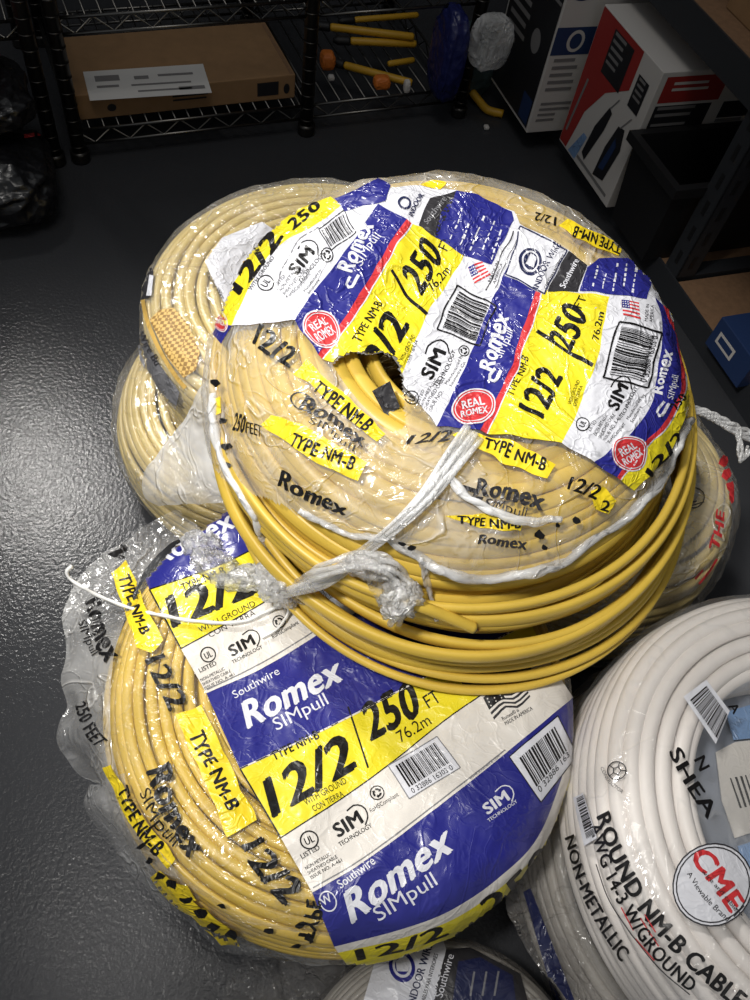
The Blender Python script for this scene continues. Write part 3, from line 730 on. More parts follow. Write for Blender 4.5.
f = Frame([(118, 790), (134, 828), (156, 858)], [(128, 784), (143, 816), (166, 846)]); p.text('TYPE NM-B', f, 'black', 1, .05)
f = Frame([(86, 601), (94, 636), (106, 664)], [(102, 594), (111, 626), (124, 652)]); p.text('Romex', f, 'black', 1, .06)
f = Frame([(79, 622), (85, 640), (93, 656)], [(87, 620), (93, 636), (101, 652)]); p.text('SIMpull', f, 'black', 1, .01)
f = Frame([(76, 706), (84, 730), (98, 748)], [(86, 702), (95, 722), (108, 740)]); p.text('250 FEET', f, 'black', 1, .04)
p.line('2', (108, 552), (124, 560), 12, 'black', 1, .06, up=(6, -12))
for poly in ([(150, 876), (160, 870), (182, 890), (205, 915), (198, 922), (170, 902)], [(188, 912), (205, 908), (232, 932), (240, 946), (222, 944)], [(172, 882), (186, 884), (196, 900), (184, 904)]): p.poly(poly, 'strip', 0)
rgm = random.Random(3)
for (x, y, r) in [(172, 884, 9), (186, 898, 8), (200, 912, 9), (214, 926, 8), (160, 876, 7), (232, 936, 9), (150, 862, 6), (270, 930, 7), (300, 925, 8), (310, 938, 8), (296, 944, 6), (142, 846, 6), (222, 905, 6)]:
    n = 7; p.poly([(x + r * rgm.uniform(.35, 1.1) * math.cos(6.28 * k / n), y + r * .7 * rgm.uniform(.3, 1.1) * math.sin(6.28 * k / n)) for k in range(n)], 'black', 1)
f = Frame([(298, 940), (306, 910), (306, 898)], [(312, 944), (322, 914), (320, 900)]); p.text('TYPE', f, 'black', 1, .05)
p.build('film_lettering', yl)
# ---------------- topmost coil: label sheet
p = Print(bvh_top, wob=2.5)
Ls = {
 0: [(214, 322), (218, 298), (248, 252), (296, 212), (330, 198)],
 1: [(232, 326), (244, 300), (272, 252), (318, 224), (340, 208)],
 2: [(294, 321), (325, 278), (352, 243), (378, 204)],
 3: [(318, 356), (342, 322), (366, 284), (392, 240), (406, 220)],
 4: [(323, 360), (348, 326), (373, 287), (397, 245), (411, 224)],
 5: [(400, 379), (425, 318), (443, 290), (462, 260), (469, 246)],
 6: [(437, 427), (457, 384), (478, 336), (495, 295), (508, 266)],
 7: [(480, 430), (498, 395), (511, 366), (524, 325), (537, 288)],
 8: [(487, 433), (505, 396), (517, 368), (531, 328), (543, 290)],
 9: [(562, 443), (580, 404), (595, 366), (603, 330), (609, 296)],
 10: [(594, 463), (622, 440), (647, 412), (655, 380), (662, 330), (655, 298)],
 11: [(616, 477), (646, 440), (668, 416), (680, 384), (675, 336), (662, 306)],
 12: [(620, 480), (650, 443), (672, 418), (684, 386), (679, 338), (668, 310)],
 13: [(634, 490), (662, 462), (684, 420), (692, 386), (684, 338), (672, 312)]}
p.poly([(232, 326), (246, 292), (300, 226), (336, 204), (380, 190), (420, 186), (456, 190), (514, 212), (520, 224), (568, 250), (586, 266), (630, 262), (652, 278), (662, 306), (655, 330), (610, 330), (540, 300), (500, 290), (466, 262), (408, 230), (378, 220), (300, 300)], 'white', 0)
def band(a, b, mat, layer=1): p.frame(Frame(Ls[b], Ls[a]), mat, layer, n=36, k=6)
p.poly([(207, 330), (214, 300), (224, 288), (232, 326), (222, 344)], 'blue', 0)
band(0, 1, 'yellow'); band(1, 2, 'white'); band(2, 3, 'blue'); band(3, 4, 'red'); band(4, 5, 'yellow'); band(5, 6, 'white'); band(6, 7, 'blue'); band(7, 8, 'red'); band(8, 9, 'yellow'); band(9, 10, 'white'); band(10, 11, 'blue'); band(11, 12, 'red'); band(12, 13, 'yellow')
for k in (4, 8, 12): p.stroke(Ls[k], 1.3, 'white', 2)
p.poly([(334, 200), (356, 190), (378, 179), (392, 187), (387, 202), (366, 206), (344, 213)], 'blue', 2)
p.poly([(456, 191), (478, 196), (512, 213), (514, 222), (500, 247), (490, 265), (464, 256), (436, 238), (440, 214)], 'blue', 2)
p.poly([(430, 200), (456, 191), (446, 216), (437, 239), (418, 226)], 'char', 2)
p.poly([(520, 226), (568, 251), (545, 295), (505, 276)], 'white', 2)
p.poly([(568, 251), (586, 266), (577, 292), (548, 292)], 'char', 2)
p.poly([(586, 268), (598, 259), (628, 259), (650, 276), (647, 300), (610, 294), (579, 291)], 'blue', 2)
p.poly([(420, 186), (432, 180), (446, 183), (440, 190)], 'strip', 2)
# white 1
p.stamp((219, 318), (9, 3), (3, 14), 1)
p.line('12/2', (240, 297), (284, 238), 15, 'black', 2, .06, up=(-13, -10)); p.line('250', (292, 232), (322, 208), 10, 'black', 2, .05); p.line('WITH GROUND', (252, 292), (275, 258), 4, 'black', 2)
p.ul((266, 284), 8, (.6, -.8), 'black', 2); p.small(['LISTED', 'NON-METALLIC', 'SHEATHED CABLE', 'RoHSCompliant'], (276, 288), (300, 262), 3.2, 5.5, 'char', 2, .01)
p.sim((297, 277), (316, 254), 12, 'black', 2); p.rohs((327, 256), 6.5, 'black', 2); p.small(['Manufactured by', 'Southwire'], (306, 292), (322, 270), 3, 5, 'char', 2)
p.stroke([(276, 290), (284, 268), (300, 240), (318, 228)], 1, 'gray', 2)
f = Q((332, 252), (356, 232), (344, 212), (318, 230)); p.barcode(f, 2, 23, 20, (.05, .95), (.1, .9)); p.box_outline(f, 1, 'black', 2)
# blue 1
p.line('Romex', (351, 274), (373, 226), 13, 'white', 2, .05, up=(-14, -7)); p.line('SIMpull', (361, 267), (381, 237), 9, 'white', 2, .0)
p.stroke([(350, 278), (346, 286), (352, 288), (358, 276)], 3, 'white', 2); p.stamp((322, 330), (15, -9), (12, 17), 2)
# yellow 1
p.line('TYPE NM-B', (360, 344), (382, 305), 9, 'black', 2, .03)
p.line('12/2', (376, 389), (409, 325), 30, 'black', 2, .05, up=(-23, -17)); p.stroke([(391, 272), (408, 296), (426, 316)], 3.4, 'black', 2)
p.line('250', (421, 297), (443, 258), 30, 'black', 2, .05, up=(-20, -24)); p.line('FT', (446, 252), (451, 240), 10, 'black', 2, .01); p.line('76.2m', (433, 292), (450, 272), 8, 'black', 2)
p.small(['WITH GROUND', 'CON TIERRA'], (402, 362), (414, 338), 4, 5.5, 'black', 2)
# white 2
p.ul((411, 398), 7.5, (.45, -.9), 'black', 2); p.small(['LISTED', 'NON-METALLIC', 'SHEATHED CABLE', 'ISSUE NO.'], (418, 405), (436, 374), 3.2, 5, 'char', 2)
p.sim((431, 382), (446, 353), 14, 'black', 2); p.rohs((464, 351), 5.5, 'black', 2); p.small(['Manufactured by', 'Southwire Co.'], (446, 386), (463, 356), 3, 5, 'char', 2)
f = Q((480, 347), (496, 307), (456, 286), (436, 330)); p.barcode(f, 3, 29, 26, (.08, .92), (.14, .9)); p.box_outline(f, 1.6, 'black', 3)
f = Q((475, 284), (489, 276), (482, 262), (468, 268)); p.flag(f, 2)
p.stroke([(486, 292), (498, 262), (514, 232)], 1.1, 'char', 3); p.stroke([(494, 290), (506, 262), (516, 240)], .8, 'gray', 3)
p.small(['MADE IN', 'AMERICA'], (489, 284), (498, 262), 3, 5, 'char', 2)
# blue 2
p.line('Romex', (493, 374), (509, 317), 15, 'white', 2, .05, up=(-15, -6)); p.line('SIMpull', (501, 359), (513, 331), 8, 'white', 2, 0)
p.stroke([(496, 370), (489, 378), (494, 382), (502, 372)], 3.2, 'white', 2); p.stamp((473, 408), (22, -5), (3, 17), 2)
# yellow 2
p.line('TYPE NM-B', (513, 398), (530, 358), 8, 'black', 2, .02); p.line('12/2', (542, 420), (563, 377), 26, 'black', 2, .055, up=(-24, -13))
p.stroke([(536, 331), (562, 350), (593, 365)], 3.6, 'black', 2); p.line('250', (570, 354), (587, 314), 25, 'black', 2, .05, up=(-23, -13)); p.line('FT', (582, 311), (587, 299), 10, 'black', 2, .01)
p.line('76.2m', (598, 341), (604, 314), 8, 'black', 2); p.small(['WITH GROUND', 'CON TIERRA'], (570, 405), (580, 382), 3.6, 5, 'black', 2)
# white 3
p.ul((582, 425), 7.5, (.45, -.9), 'black', 2); p.small(['LISTED', 'NON-METALLIC', 'SHEATHED CABLE', 'ISSUE NO. A-461', 'RoHSCompliant'], (590, 432), (606, 408), 3.6, 6, 'char', 2, .01)
p.sim((616, 412), (629, 388), 12, 'black', 2); p.small(['Manufactured by', 'Southwire'], (628, 420), (644, 396), 3.5, 5, 'char', 2)
f = Q((647, 388), (661, 333), (619, 322), (602, 378)); p.barcode(f, 3, 37, 26, (.08, .92), (.14, .9), digits='0 32886 16303 0'); p.box_outline(f, 1.8, 'black', 3)
f = Q((623, 317), (640, 320), (638, 304), (621, 301)); p.flag(f, 2); p.small(['MADE IN', 'AMERICA'], (646, 322), (649, 306), 3, 4.5, 'char', 2)
# blue 3
p.line('Romex', (661, 396), (671, 352), 11, 'white', 2, .05, up=(-11, -3)); p.line('SIMpull', (672, 400), (678, 376), 6, 'white', 2, 0)
p.stroke([(664, 402), (656, 412), (660, 417), (669, 404)], 3, 'white', 2); p.stamp((629, 453), (15, -9), (9, 16), 2)
p.line('12/2', (650, 478), (684, 436), 10, 'black', 2, .05); p.line('250', (676, 412), (686, 398), 9, 'black', 2, .05)
# top blocks
p.ell((530, 262), (11, -5), (5, 12), 'navy', 3); p.ell((530, 262), (8, -4), (4, 9), 'white', 4, r0=.8); p.poly([(525, 264), (530, 255), (536, 259), (533, 268)], 'white', 4)
p.line('INDOOR', (538, 290), (551, 262), 7, 'navy', 3, .03); p.line('WIRE', (552, 260), (560, 246), 7, 'navy', 3, 0); p.line('CABLES PARA INTERIORES', (547, 290), (564, 256), 3, 'char', 3)
p.box_outline(Q((506, 275), (545, 294), (566, 251), (521, 227)), 1.4, 'navy', 3)
p.line('Southwire', (565, 290), (579, 262), 6, 'white', 3, .02); p.line('Southwire', (428, 226), (446, 200), 6, 'gray', 3, .02)
rgt = random.Random(12)
for i in range(5):
    for k in range(6):
        if rgt.random() < .25: continue
        w_ = rgt.uniform(.5, .95); q = lambda ax, ay, bx, by: [(ax + (bx - ax) * k / 6, ay + (by - ay) * k / 6), (ax + (bx - ax) * (k + w_) / 6, ay + (by - ay) * (k + w_) / 6)]
        p.stroke(q(592 + i * 10, 288 + i * 1.5, 597 + i * 10, 264), rgt.uniform(1, 2.4), 'white', 3); p.stroke(q(450 + i * 10, 240 + i * 5, 464 + i * 10, 208 + i * 4), rgt.uniform(1, 2.4), 'white', 3)
p.ell((404, 204), (6, -2), (2, 6), 'navy', 3, r0=.7); p.line('INDOOR', (412, 218), (424, 196), 6, 'navy', 3, .03)
p.build('printed_label', yt)
p = Print(bvh_top, wob=3)
p.line('12/2', (251, 341), (289, 369), 18, 'black', 1, .05, up=(10, -18))
strip(p, [(294, 373), (306, 360), (386, 433), (377, 442)], 'TYPE NM-B', (312, 391), (367, 433), 13)
f = Frame([(300, 408), (330, 424), (362, 448)], [(308, 396), (336, 412), (368, 436)]); p.text('Romex', f, 'char', 1, .05); p.text('SIMpull', f, 'char', 1, 0, 0, (.2, .9), (-.7, -.15))
p.ell((303, 402), (13, 6), (-4, 7), 'char', 1, r0=.84)
p.line('250', (233, 430), (246, 434), 17, 'black', 1, .05, up=(2, -17)); p.line('FEET', (247, 434), (262, 437), 11, 'black', 1, .03, up=(1, -11))
strip(p, [(262, 425), (271, 414), (300, 424), (369, 464), (358, 481), (322, 466)], 'TYPE NM-B', (288, 444), (351, 470), 13)
f = Frame([(278, 484), (312, 502), (346, 514)], [(284, 470), (316, 488), (348, 504)]); p.text('Romex', f, 'black', 1, .06)
strip(p, [(453, 436), (463, 429), (520, 444), (556, 465), (546, 479), (500, 462)], 'TYPE NM-B', (481, 448), (544, 471), 13)
p.line('12/2', (405, 445), (450, 441), 10, 'char', 1, .05, up=(6, -10)); p.line('12/2', (567, 487), (596, 500), 13, 'black', 1, .04)
f = Frame([(472, 494), (508, 500), (542, 510)], [(478, 478), (512, 484), (546, 494)]); p.text('Romex', f, 'char', 1, .06); p.text('SIMpull', f, 'char', 1, 0, 0, (.2, .8), (-.75, -.1))
p.stroke([(474, 490), (452, 484), (464, 494), (482, 499)], 4, 'char', 1)
p.poly([(446, 516), (480, 513), (524, 520), (520, 532), (480, 528)], 'strip', 0); p.line('TYPE NM-B', (457, 524), (520, 530), 9, 'black', 1, .05)
p.line('Romex', (478, 544), (526, 548), 10, 'char', 1, .06)
strip(p, [(590, 492), (602, 488), (616, 500), (608, 512), (596, 508)], '2', (600, 508), (608, 510), 9)
for (x, y, r) in [(400, 545, 6), (412, 550, 5), (386, 538, 6), (540, 534, 7), (556, 526, 6), (545, 546, 6), (576, 520, 6), (216, 384, 7), (222, 420, 6), (225, 446, 7), (228, 464, 5)]:
    n = 7; p.poly([(x + r * rgm.uniform(.3, 1.2) * math.cos(6.28 * k / n), y + r * .7 * rgm.uniform(.3, 1.2) * math.sin(6.28 * k / n)) for k in range(n)], 'black', 1)
p.poly([(213, 400), (221, 396), (222, 414), (215, 416)], 'strip', 0)
p.poly([(557, 226), (566, 221), (625, 246), (618, 256), (590, 246)], 'strip', 1); p.line('TYPE NM-B', (622, 246), (574, 227), 8, 'black', 2, .04, up=(-3, 9)); p.line('12/2', (557, 218), (535, 211), 8, 'black', 1, .04, up=(-2, 9))
p.build('film_lettering', yt)
# ---------------- white coil
p = Print(bvh_e, smooth=True)
f = Frame([(596, 812), (612, 860), (640, 912), (684, 962), (738, 1010)], [(608, 806), (625, 852), (652, 900), (694, 948), (748, 996)])
p.text('ROUND NM-B CABLE', f, 'black', 1, .05, 0, (.02, 1.0))
f = Frame([(591, 826), (599, 856), (618, 902), (652, 955), (690, 992)], [(601, 821), (609, 850), (628, 894), (661, 945), (698, 982)])
p.text('AWG 14-3 W/GROUND', f, 'black', 1, .035)
f = Frame([(566, 838), (576, 876), (592, 914), (622, 962)], [(575, 834), (585, 870), (602, 906), (631, 952)]); p.text('NON-METALLIC', f, 'black', 1, .04)
f = Frame([(668, 752), (685, 786), (707, 820)], [(680, 746), (696, 778), (718, 810)]); p.text('SHEA', f, 'black', 1, .04)
p.line('N', (693, 760), (699, 772), 12, 'black', 1, .03); p.line('A', (727, 706), (733, 715), 9, 'black', 1, .03)
p.build('film_lettering', we); p = Print(bvh_e, smooth=True)
f = Q((683, 697), (715, 744), (729, 711), (706, 680)); p.frame(f, 'white', 1, n=6, k=4); p.barcode(f, 2, 41, 28, (.12, .98), (.12, .86))
p.build('barcode_sticker', we); p = Print(bvh_e, smooth=True)
f = Q((574, 798), (585, 846), (598, 838), (584, 793)); p.frame(f, 'white', 1, n=6, k=3); p.barcode(f, 2, 43, 24, (.05, .9), (.3, .95))
p.build('barcode_sticker', we); p = Print(bvh_e, smooth=True)
f = Frame([(586, 862), (600, 900), (622, 940), (660, 985)], [(587, 861), (601, 899), (623, 939), (661, 984)])
p.stroke([(597, 864), (610, 900), (632, 934)], 1, 'char', 1); p.stroke([(622, 907), (634, 930)], 1.2, 'red', 1); p.stroke([(636, 938), (655, 960)], 1.2, 'red', 1); p.stroke([(632, 934), (660, 968), (690, 994)], 1, 'char', 1)
p.stroke([(641, 918), (659, 946)], 1.2, 'red', 1); p.stroke([(645, 914), (656, 932)], 1, 'red', 1)
p.build('film_lettering', we); p = Print(bvh_e, smooth=True)
# CME oval
c = (712, 885); ex = (30, 27); ey = (-27, 32)
p.ell(c, ex, ey, 'white', 1); p.ell(c, ex, ey, 'char', 2, r0=.965); p.ell(c, (27.5, 24.7), (-24.7, 29.3), 'char', 2, r0=.965)
f = Frame([(688, 856), (712, 888), (730, 914)], [(706, 846), (726, 872), (744, 902)]); p.text('CME', f, 'red', 2, .05)
f = Frame([(700, 872), (718, 892), (734, 912)], [(703, 869), (721, 889), (737, 909)]); p.text('wire and cable', f, 'char', 3, .01)
f = Frame([(686, 874), (702, 898), (726, 922)], [(690, 871), (706, 894), (730, 918)]); p.text('A Viewable Brand', f, 'char', 2, .01)
p.stroke([(733, 917), (743, 906)], 1.2, 'char', 2); p.stroke([(735, 908), (741, 916)], 1, 'char', 2)
p.build('oval_logo', we); p = Print(bvh_e, smooth=True)
# recycling mark of five pentagon strokes
p.circ((617, 771), 9.5, 'char', 1, r0=.88)
for k in range(5):
    a = 6.283 * k / 5; pA = (617 + 4 * math.cos(a), 771 + 4 * math.sin(a)); pB = (617 + 4 * math.cos(a + 1.257), 771 + 4 * math.sin(a + 1.257)); pC = (617 + 9 * math.cos(a), 771 + 9 * math.sin(a))
    p.stroke([pA, pB], 1, "char", 1); p.stroke([pA, pC], 1, 'char', 1)
f = Frame([(601, 768), (608, 782), (622, 794)], [(604, 767), (611, 780), (624, 791)]); p.text('CONDUCTOR', f, 'char', 1, 0)
p.build('recycling_mark', we)
# ---------------- indoor wire coil
p = Print(bvh_f, smooth=True)
p.poly([(362, 1006), (378, 952), (392, 940), (440, 930), (446, 950), (432, 1010)], 'white', 0)
p.poly([(446, 950), (470, 948), (520, 974), (530, 1010), (428, 1010)], 'char', 0)
p.ell((402, 967), (11, -7), (7, 14), 'blue', 1); p.ell((402, 967), (8, -5), (5, 10), 'white', 2, r0=.75); p.poly([(397, 972), (396, 962), (403, 957), (410, 964), (408, 972)], 'white', 2)
p.line('INDOOR WIRE', (414, 1006), (433, 945), 8, 'navy', 1, .03); p.line('CABLES PARA INTERIORES', (424, 1004), (438, 955), 4, 'char', 1)
p.line('Southwire', (442, 998), (454, 956), 8, 'white', 1, .01); p.poly([(458, 962), (480, 958), (512, 976), (516, 1004), (452, 1004)], 'navy', 1)
p.line('TYPE NM', (510, 946), (474, 928), 7, 'black', 1, .04, up=(-4, 8))
for i in range(3): p.stroke([(470 + 12 * i, 996), (474 + 12 * i, 972)], 2, 'gray', 2)
p.build('printed_label', fe)
p = Print(bvh_g)
p.poly([(523, 892), (530, 888), (552, 944), (574, 1000), (556, 1004), (540, 950)], 'navy', 0)
f = Q((511, 935), (524, 985), (532, 980), (520, 931)); p.barcode(f, 1, 47, 22, (0, 1), (0, 1))
p.build('printed_label', ge)
# ---------------- cream coils
p = Print(bvh_1)
p.poly([(205, 262), (222, 238), (262, 222), (274, 230), (262, 262), (246, 300), (236, 318), (222, 300)], 'white', 0)
p.poly([(242, 262), (252, 258), (256, 268), (246, 272)], 'tan', 1)
p.line('Copper', (256, 254), (268, 274), 8, 'char', 1); p.line('Building Wire', (205, 274), (222, 300), 4, 'char', 1)
p.poly([(140, 268), (150, 264), (154, 272), (150, 298), (141, 300)], 'char', 0)
p.poly([(150, 275), (154, 276), (152, 296), (147, 296)], 'white', 1)
p.build('printed_label', c1); p = Print(bvh_1)
p.poly([(268, 236), (300, 212), (312, 218), (306, 232), (280, 240)], 'char', 0)
for k in range(5): p.stroke([(284 + 5 * k, 232 - 3 * k), (290 + 5 * k, 220 - 2.4 * k)], 1.6, ('red', 'white', 'paleblue', 'white', 'red')[k], 1)
p.build('printed_label', c1)
p = Print(bvh_1)
p.poly([(150, 320), (160, 310), (174, 308), (188, 324), (200, 352), (196, 370), (184, 378), (168, 358)], 'weave', 0)
p.build('woven_insert', c1)
p = Print(bvh_1)
p.stroke([(143, 300), (148, 322), (160, 350), (176, 376), (186, 388)], 4, 'tan', 0)
p.build('inner_edge', c1)
p = Print(bvh_1 + bvh_2)
p.poly([(136, 322), (146, 338), (158, 362), (180, 392), (176, 410), (160, 396), (140, 360)], 'gray', 0)
p.line('Wire Bu', (138, 334), (156, 366), 7, 'char', 1)
p.build('gray_label', c1)
p = Print(bvh_d, wob=2)
f = Frame([(722, 470), (733, 500), (732, 540)], [(730, 458), (742, 500), (741, 540)])
for (x, y, r) in [(724, 462, 8), (727, 474, 8), (730, 486, 8), (731, 497, 6)]:
    n = 7; p.poly([(x + r * .7 * rgm.uniform(.3, 1.2) * math.cos(6.28 * k / n), y + r * rgm.uniform(.3, 1.2) * math.sin(6.28 * k / n)) for k in range(n)], 'red', 0)
f = Frame([(716, 552), (722, 532), (724, 512)], [(708, 548), (713, 528), (716, 508)]); p.text('THE', f, 'red', 1, .05)
p.stroke([(698, 584), (710, 570), (716, 558)], 2.4, 'red', 1); p.stroke([(694, 578), (702, 570)], 2, 'red', 1)
p.ell((694, 498), (10, -2), (2, 11), 'char', 1, r0=.9); p.line('L', (690, 503), (697, 502), 11, 'char', 1, .03); p.stroke([(686, 507), (704, 503)], 1, 'char', 1)
p.line('12-2', (683, 526), (688, 518), 6, 'char', 1, .03); p.line('8', (680, 518), (686, 516), 8, 'black', 1, .04)
p.build('film_lettering', de)
# ------------------------------------------------------------------ shelves and what stands on them
U = Vector((.847, .531, 0)); Nn = Vector((-.531, .847, 0)); Z = Vector((0, 0, 1)); A0 = Vector((-.662, 1.225, 0)); B0 = Vector((-.293, 1.457, 0))
M['chrome'] = basic('chrome_wire', (112, 110, 107), .3, metal=1); M['post'] = basic('dark_chrome_post', (70, 68, 66), .35, metal=.9)
M['carton'] = basic('corrugated_carton', (142, 110, 76), .8, var=.08, vscale=40); M['paper'] = basic('paper_label', (205, 203, 200), .7)
M['blackplastic'] = basic('black_bag_plastic', (22, 22, 25), .3, (18, 60, .8, .01), spec=.6); M['blackmatte'] = basic('black_bin_plastic', (20, 20, 22), .55)
M['steel'] = basic('dark_painted_steel', (44, 46, 50), .5, spec=.4); M['board'] = basic('particle_board', (128, 98, 72), .8, var=.12, vscale=120)
M['boxwhite'] = basic('white_carton', (196, 192, 188), .6); M['boxred'] = basic('red_carton_print', (150, 40, 36), .6); M['boxblack'] = basic('black_carton_print', (28, 28, 32), .5); M['boxblue'] = basic('blue_carton_print', (32, 52, 92), .5); M['boxgray'] = basic('gray_carton_print', (120, 118, 118), .6)
M['toolyellow'] = basic('yellow_tool_handle', (196, 150, 34), .45); M['orange'] = basic('orange_plastic', (200, 110, 40), .5); M['bluebag'] = basic('blue_film_bag', (26, 32, 84), .35, (20, 70, .7, .008)); M['redbag'] = basic('red_film_bag', (150, 26, 44), .4, (20, 70, .7, .008)); M['blister'] = filmmat('blister_plastic', .6, .3); M['teal'] = basic('teal_gray_pack', (58, 74, 76), .5, (20, 70, .5, .006))
def wire_shelf(root, o, L, D, z):
    mb = MB(); r = .0028
    for zz in (z, z - .026):
        for a, b in ((o, o + U * L), (o + Nn * D, o + U * L + Nn * D), (o, o + Nn * D), (o + U * L, o + U * L + Nn * D)): mb.tube([a + Z * zz, b + Z * zz], r, 6)
    for base, d, ln in ((o, U, L), (o + Nn * D, U, L), (o, Nn, D), (o + U * L, Nn, D)):
        n = int(ln / .03); mb.tube([base + d * (ln * i / n) + Z * (z - (.026 if i % 2 else 0)) for i in range(n + 1)], .0018, 5)
    n = int(L / .025)
    for i in range(1, n): mb.tube([o + U * (L * i / n) + Z * (z + .002), o + U * (L * i / n) + Nn * D + Z * (z + .002)], .0016, 5)
    mb.build('wire_shelf', M['chrome'], root, True)
def post(root, p, h=.75):
    mb = MB(); mb.tube([p + Z * .018, p + Z * h], .0125, 14)
    for i in range(int(h / .025)): mb.tube([p + Z * (.03 + i * .025), p + Z * (.0325 + i * .025)], .0132, 14)
    mb.tube([p, p + Z * .004, p + Z * .016, p + Z * .02], .017, 14); mb.build('post', M['post'], root, True)
    return mb
ws = empty('wire_shelving_unit', A0, 'wire shelving unit with the long flat carton on its bottom shelf', 'shelving')
for p in (A0, B0, A0 + Nn * .4, B0 + Nn * .4, B0 + U * .34, B0 + U * .34 + Nn * .4): post(ws, p)
wire_shelf(ws, A0, (B0 - A0).length, .4, .058); wire_shelf(ws, A0, (B0 - A0).length, .4, .250)
wire_shelf(ws, B0 + U * .014, .32, .4, .058); wire_shelf(ws, B0 + U * .014, .32, .4, .250)
D0 = A0 - U * .043
wl = empty('wire_shelving_unit', D0 - U * .5, 'wire shelving unit at the left edge above the black bags', 'shelving')
for p in (D0, D0 + Nn * .4, D0 - U * .5, D0 - U * .5 + Nn * .4): post(wl, p)
wire_shelf(wl, D0 - U * .5, .5, .4, .250)
class Face:
    """flat print on a face: origin, unit axes and the outward normal"""
    def __init__(s, o, ex, ey): s.o, s.ex, s.ey = Vector(o), Vector(ex), Vector(ey); s.n = s.ex.cross(s.ey).normalized(); s.mb = MB(); s.mats = []
    def _m(s, m):
        if m not in s.mats: s.mats.append(m)
        return s.mats.index(m)
    def poly(s, pts, m, l=0): s.mb.add([s.o + s.ex * x + s.ey * y + s.n * (.0005 + .0003 * l) for x, y in pts], [tuple(range(len(pts)))], s._m(m))
    def rect(s, x0, y0, x1, y1, m, l=0): s.poly([(x0, y0), (x1, y0), (x1, y1), (x0, y1)], m, l)
    def text(s, t, x0, y0, x1, h, m, l=1, bold=.02):
        for tr in glyphs(t, bold, 0): s.mb.add([s.o + s.ex * (x0 + (x1 - x0) * x) + s.ey * (y0 + h * y) + s.n * (.0005 + .0003 * l) for x, y in tr], [(0, 1, 2)], s._m(m))
    def disc(s, x, y, rx, ry, m, l=0, n=24): s.poly([(x + rx * math.cos(6.283 * i / n), y + ry * math.sin(6.283 * i / n)) for i in range(n)], m, l)
    def lines(s, x0, y0, x1, y1, n, m, l=1, seed=1):
        rg = random.Random(seed)
        for i in range(n):
            y = y1 + (y0 - y1) * (i + .2) / n; s.rect(x0, y, x0 + (x1 - x0) * rg.uniform(.55, 1), y + abs(y1 - y0) / n * .45, m, l)
    def build(s, name, parent): return s.mb.build(name, [M[x] for x in s.mats], parent)
# long carton
bo = A0 + U * .012 + Nn * .022 + Z * .0625; cb = empty('cardboard_box', bo, 'long flat brown carton with a white shipping label on the bottom wire shelf', 'box')
m_ = MB(); m_.box(bo, U * .405, Nn * .19, Z * .046, bev=.002); m_.build('carton', M['carton'], cb)
fb = Face(bo + Z * .046, U, Nn); lo = [onz(x, y, bo.z + .046) - fb.o for x, y in [(90, 101), (212, 93), (203, 64), (83, 72)]]; lp = [(v.dot(U), v.dot(Nn)) for v in lo]
fb.poly(lp, 'paper', 0)
L0, L1 = Vector(lp[0]), Vector(lp[1]); L3 = Vector(lp[3])
for (s_, t_, w_, h_) in [(.08, .62, .2, .2), (.08, .4, .18, .08), (.4, .62, .12, .12), (.36, .4, .5, .06), (.6, .68, .3, .08), (.4, .18, .45, .06), (.74, .16, .22, .12)]:
    c = [L0 + (L1 - L0) * (s_ + a * w_) + (L3 - L0) * (t_ + b * h_) for a, b in ((0, 0), (1, 0), (1, 1), (0, 1))]; fb.poly([tuple(v) for v in c], 'boxgray', 1)
fb.build('shipping_label', cb)
tape = MB(); tape.box(bo + U * .395 + Z * .0462 + Nn * .002, U * .006, Nn * .18, Z * .0004); tape.build('tape', M['board'], cb)
ff = Face(bo, U, Z); ff.rect(.33, .01, .372, .036, 'boxblack'); ff.disc(.388, .02, .006, .01, 'boxblack'); ff.lines(.17, .012, .24, .034, 3, 'boxblack'); ff.disc(.06, .018, .008, .007, 'boxblack'); ff.build('printed_mark', cb)
# bags at the left
def bag(name, c, s, mat, label, cat, rot, seed, marks=()):
    r = empty(name, c, label, cat); bm = bmesh.new(); bmesh.ops.create_icosphere(bm, subdivisions=5, radius=1); V = []
    Xr = Matrix.Rotation(rot, 3, 'Z')
    for v in bm.verts:
        d = v.co; q = Vector([math.copysign(abs(x) ** .55, x) for x in d]); q.z *= (1 - .45 * (abs(d.x) ** 3 + abs(d.y) ** 3) / 1.2)
        k = 1 + .07 * fbm(d, 2.2, seed) + .04 * fbm(d, 5, seed + 3); V.append(Vector(c) + Xr @ Vector((q.x * s[0] * k, q.y * s[1] * k, max(q.z * s[2] * k, -s[2]) + s[2])))
    bm.verts.index_update(); F = [[v.index for v in f.verts] for f in bm.faces]; bm.free()
    link('bag_body', V, F, mat, r); b = Bvh(V, F)
    if marks:
        p = Print(b, 3, .001); 
        for (t, a, e, h, m) in marks: p.line(t, a, e, h, m, 1, .03)
        p.stroke([(24, 137), (34, 135)], 4, 'red', 1); p.stroke([(37, 134.5), (47, 133)], 4, 'red', 1)
        p.build('printed_mark', r)
    return r
bag('plastic_bag', (-.775, 1.055, 0), (.125, .105, .05), M['blackplastic'], 'black plastic bag with small white and red print, on the floor by the left edge', 'bag', .5, 3, [('3000', (19, 125), (38, 120), 5, 'white')])
bag('plastic_bag', (-.815, 1.12, .108), (.12, .09, .032), M['blackplastic'], 'plain black plastic bag on top of the printed bag, left edge', 'bag', .6, 8)
bag('soft_package', (-.775, 1.16, .176), (.035, .05, .025), M['redbag'], 'small dark red package on the upper black bag below the shelf', 'package', .3, 12)
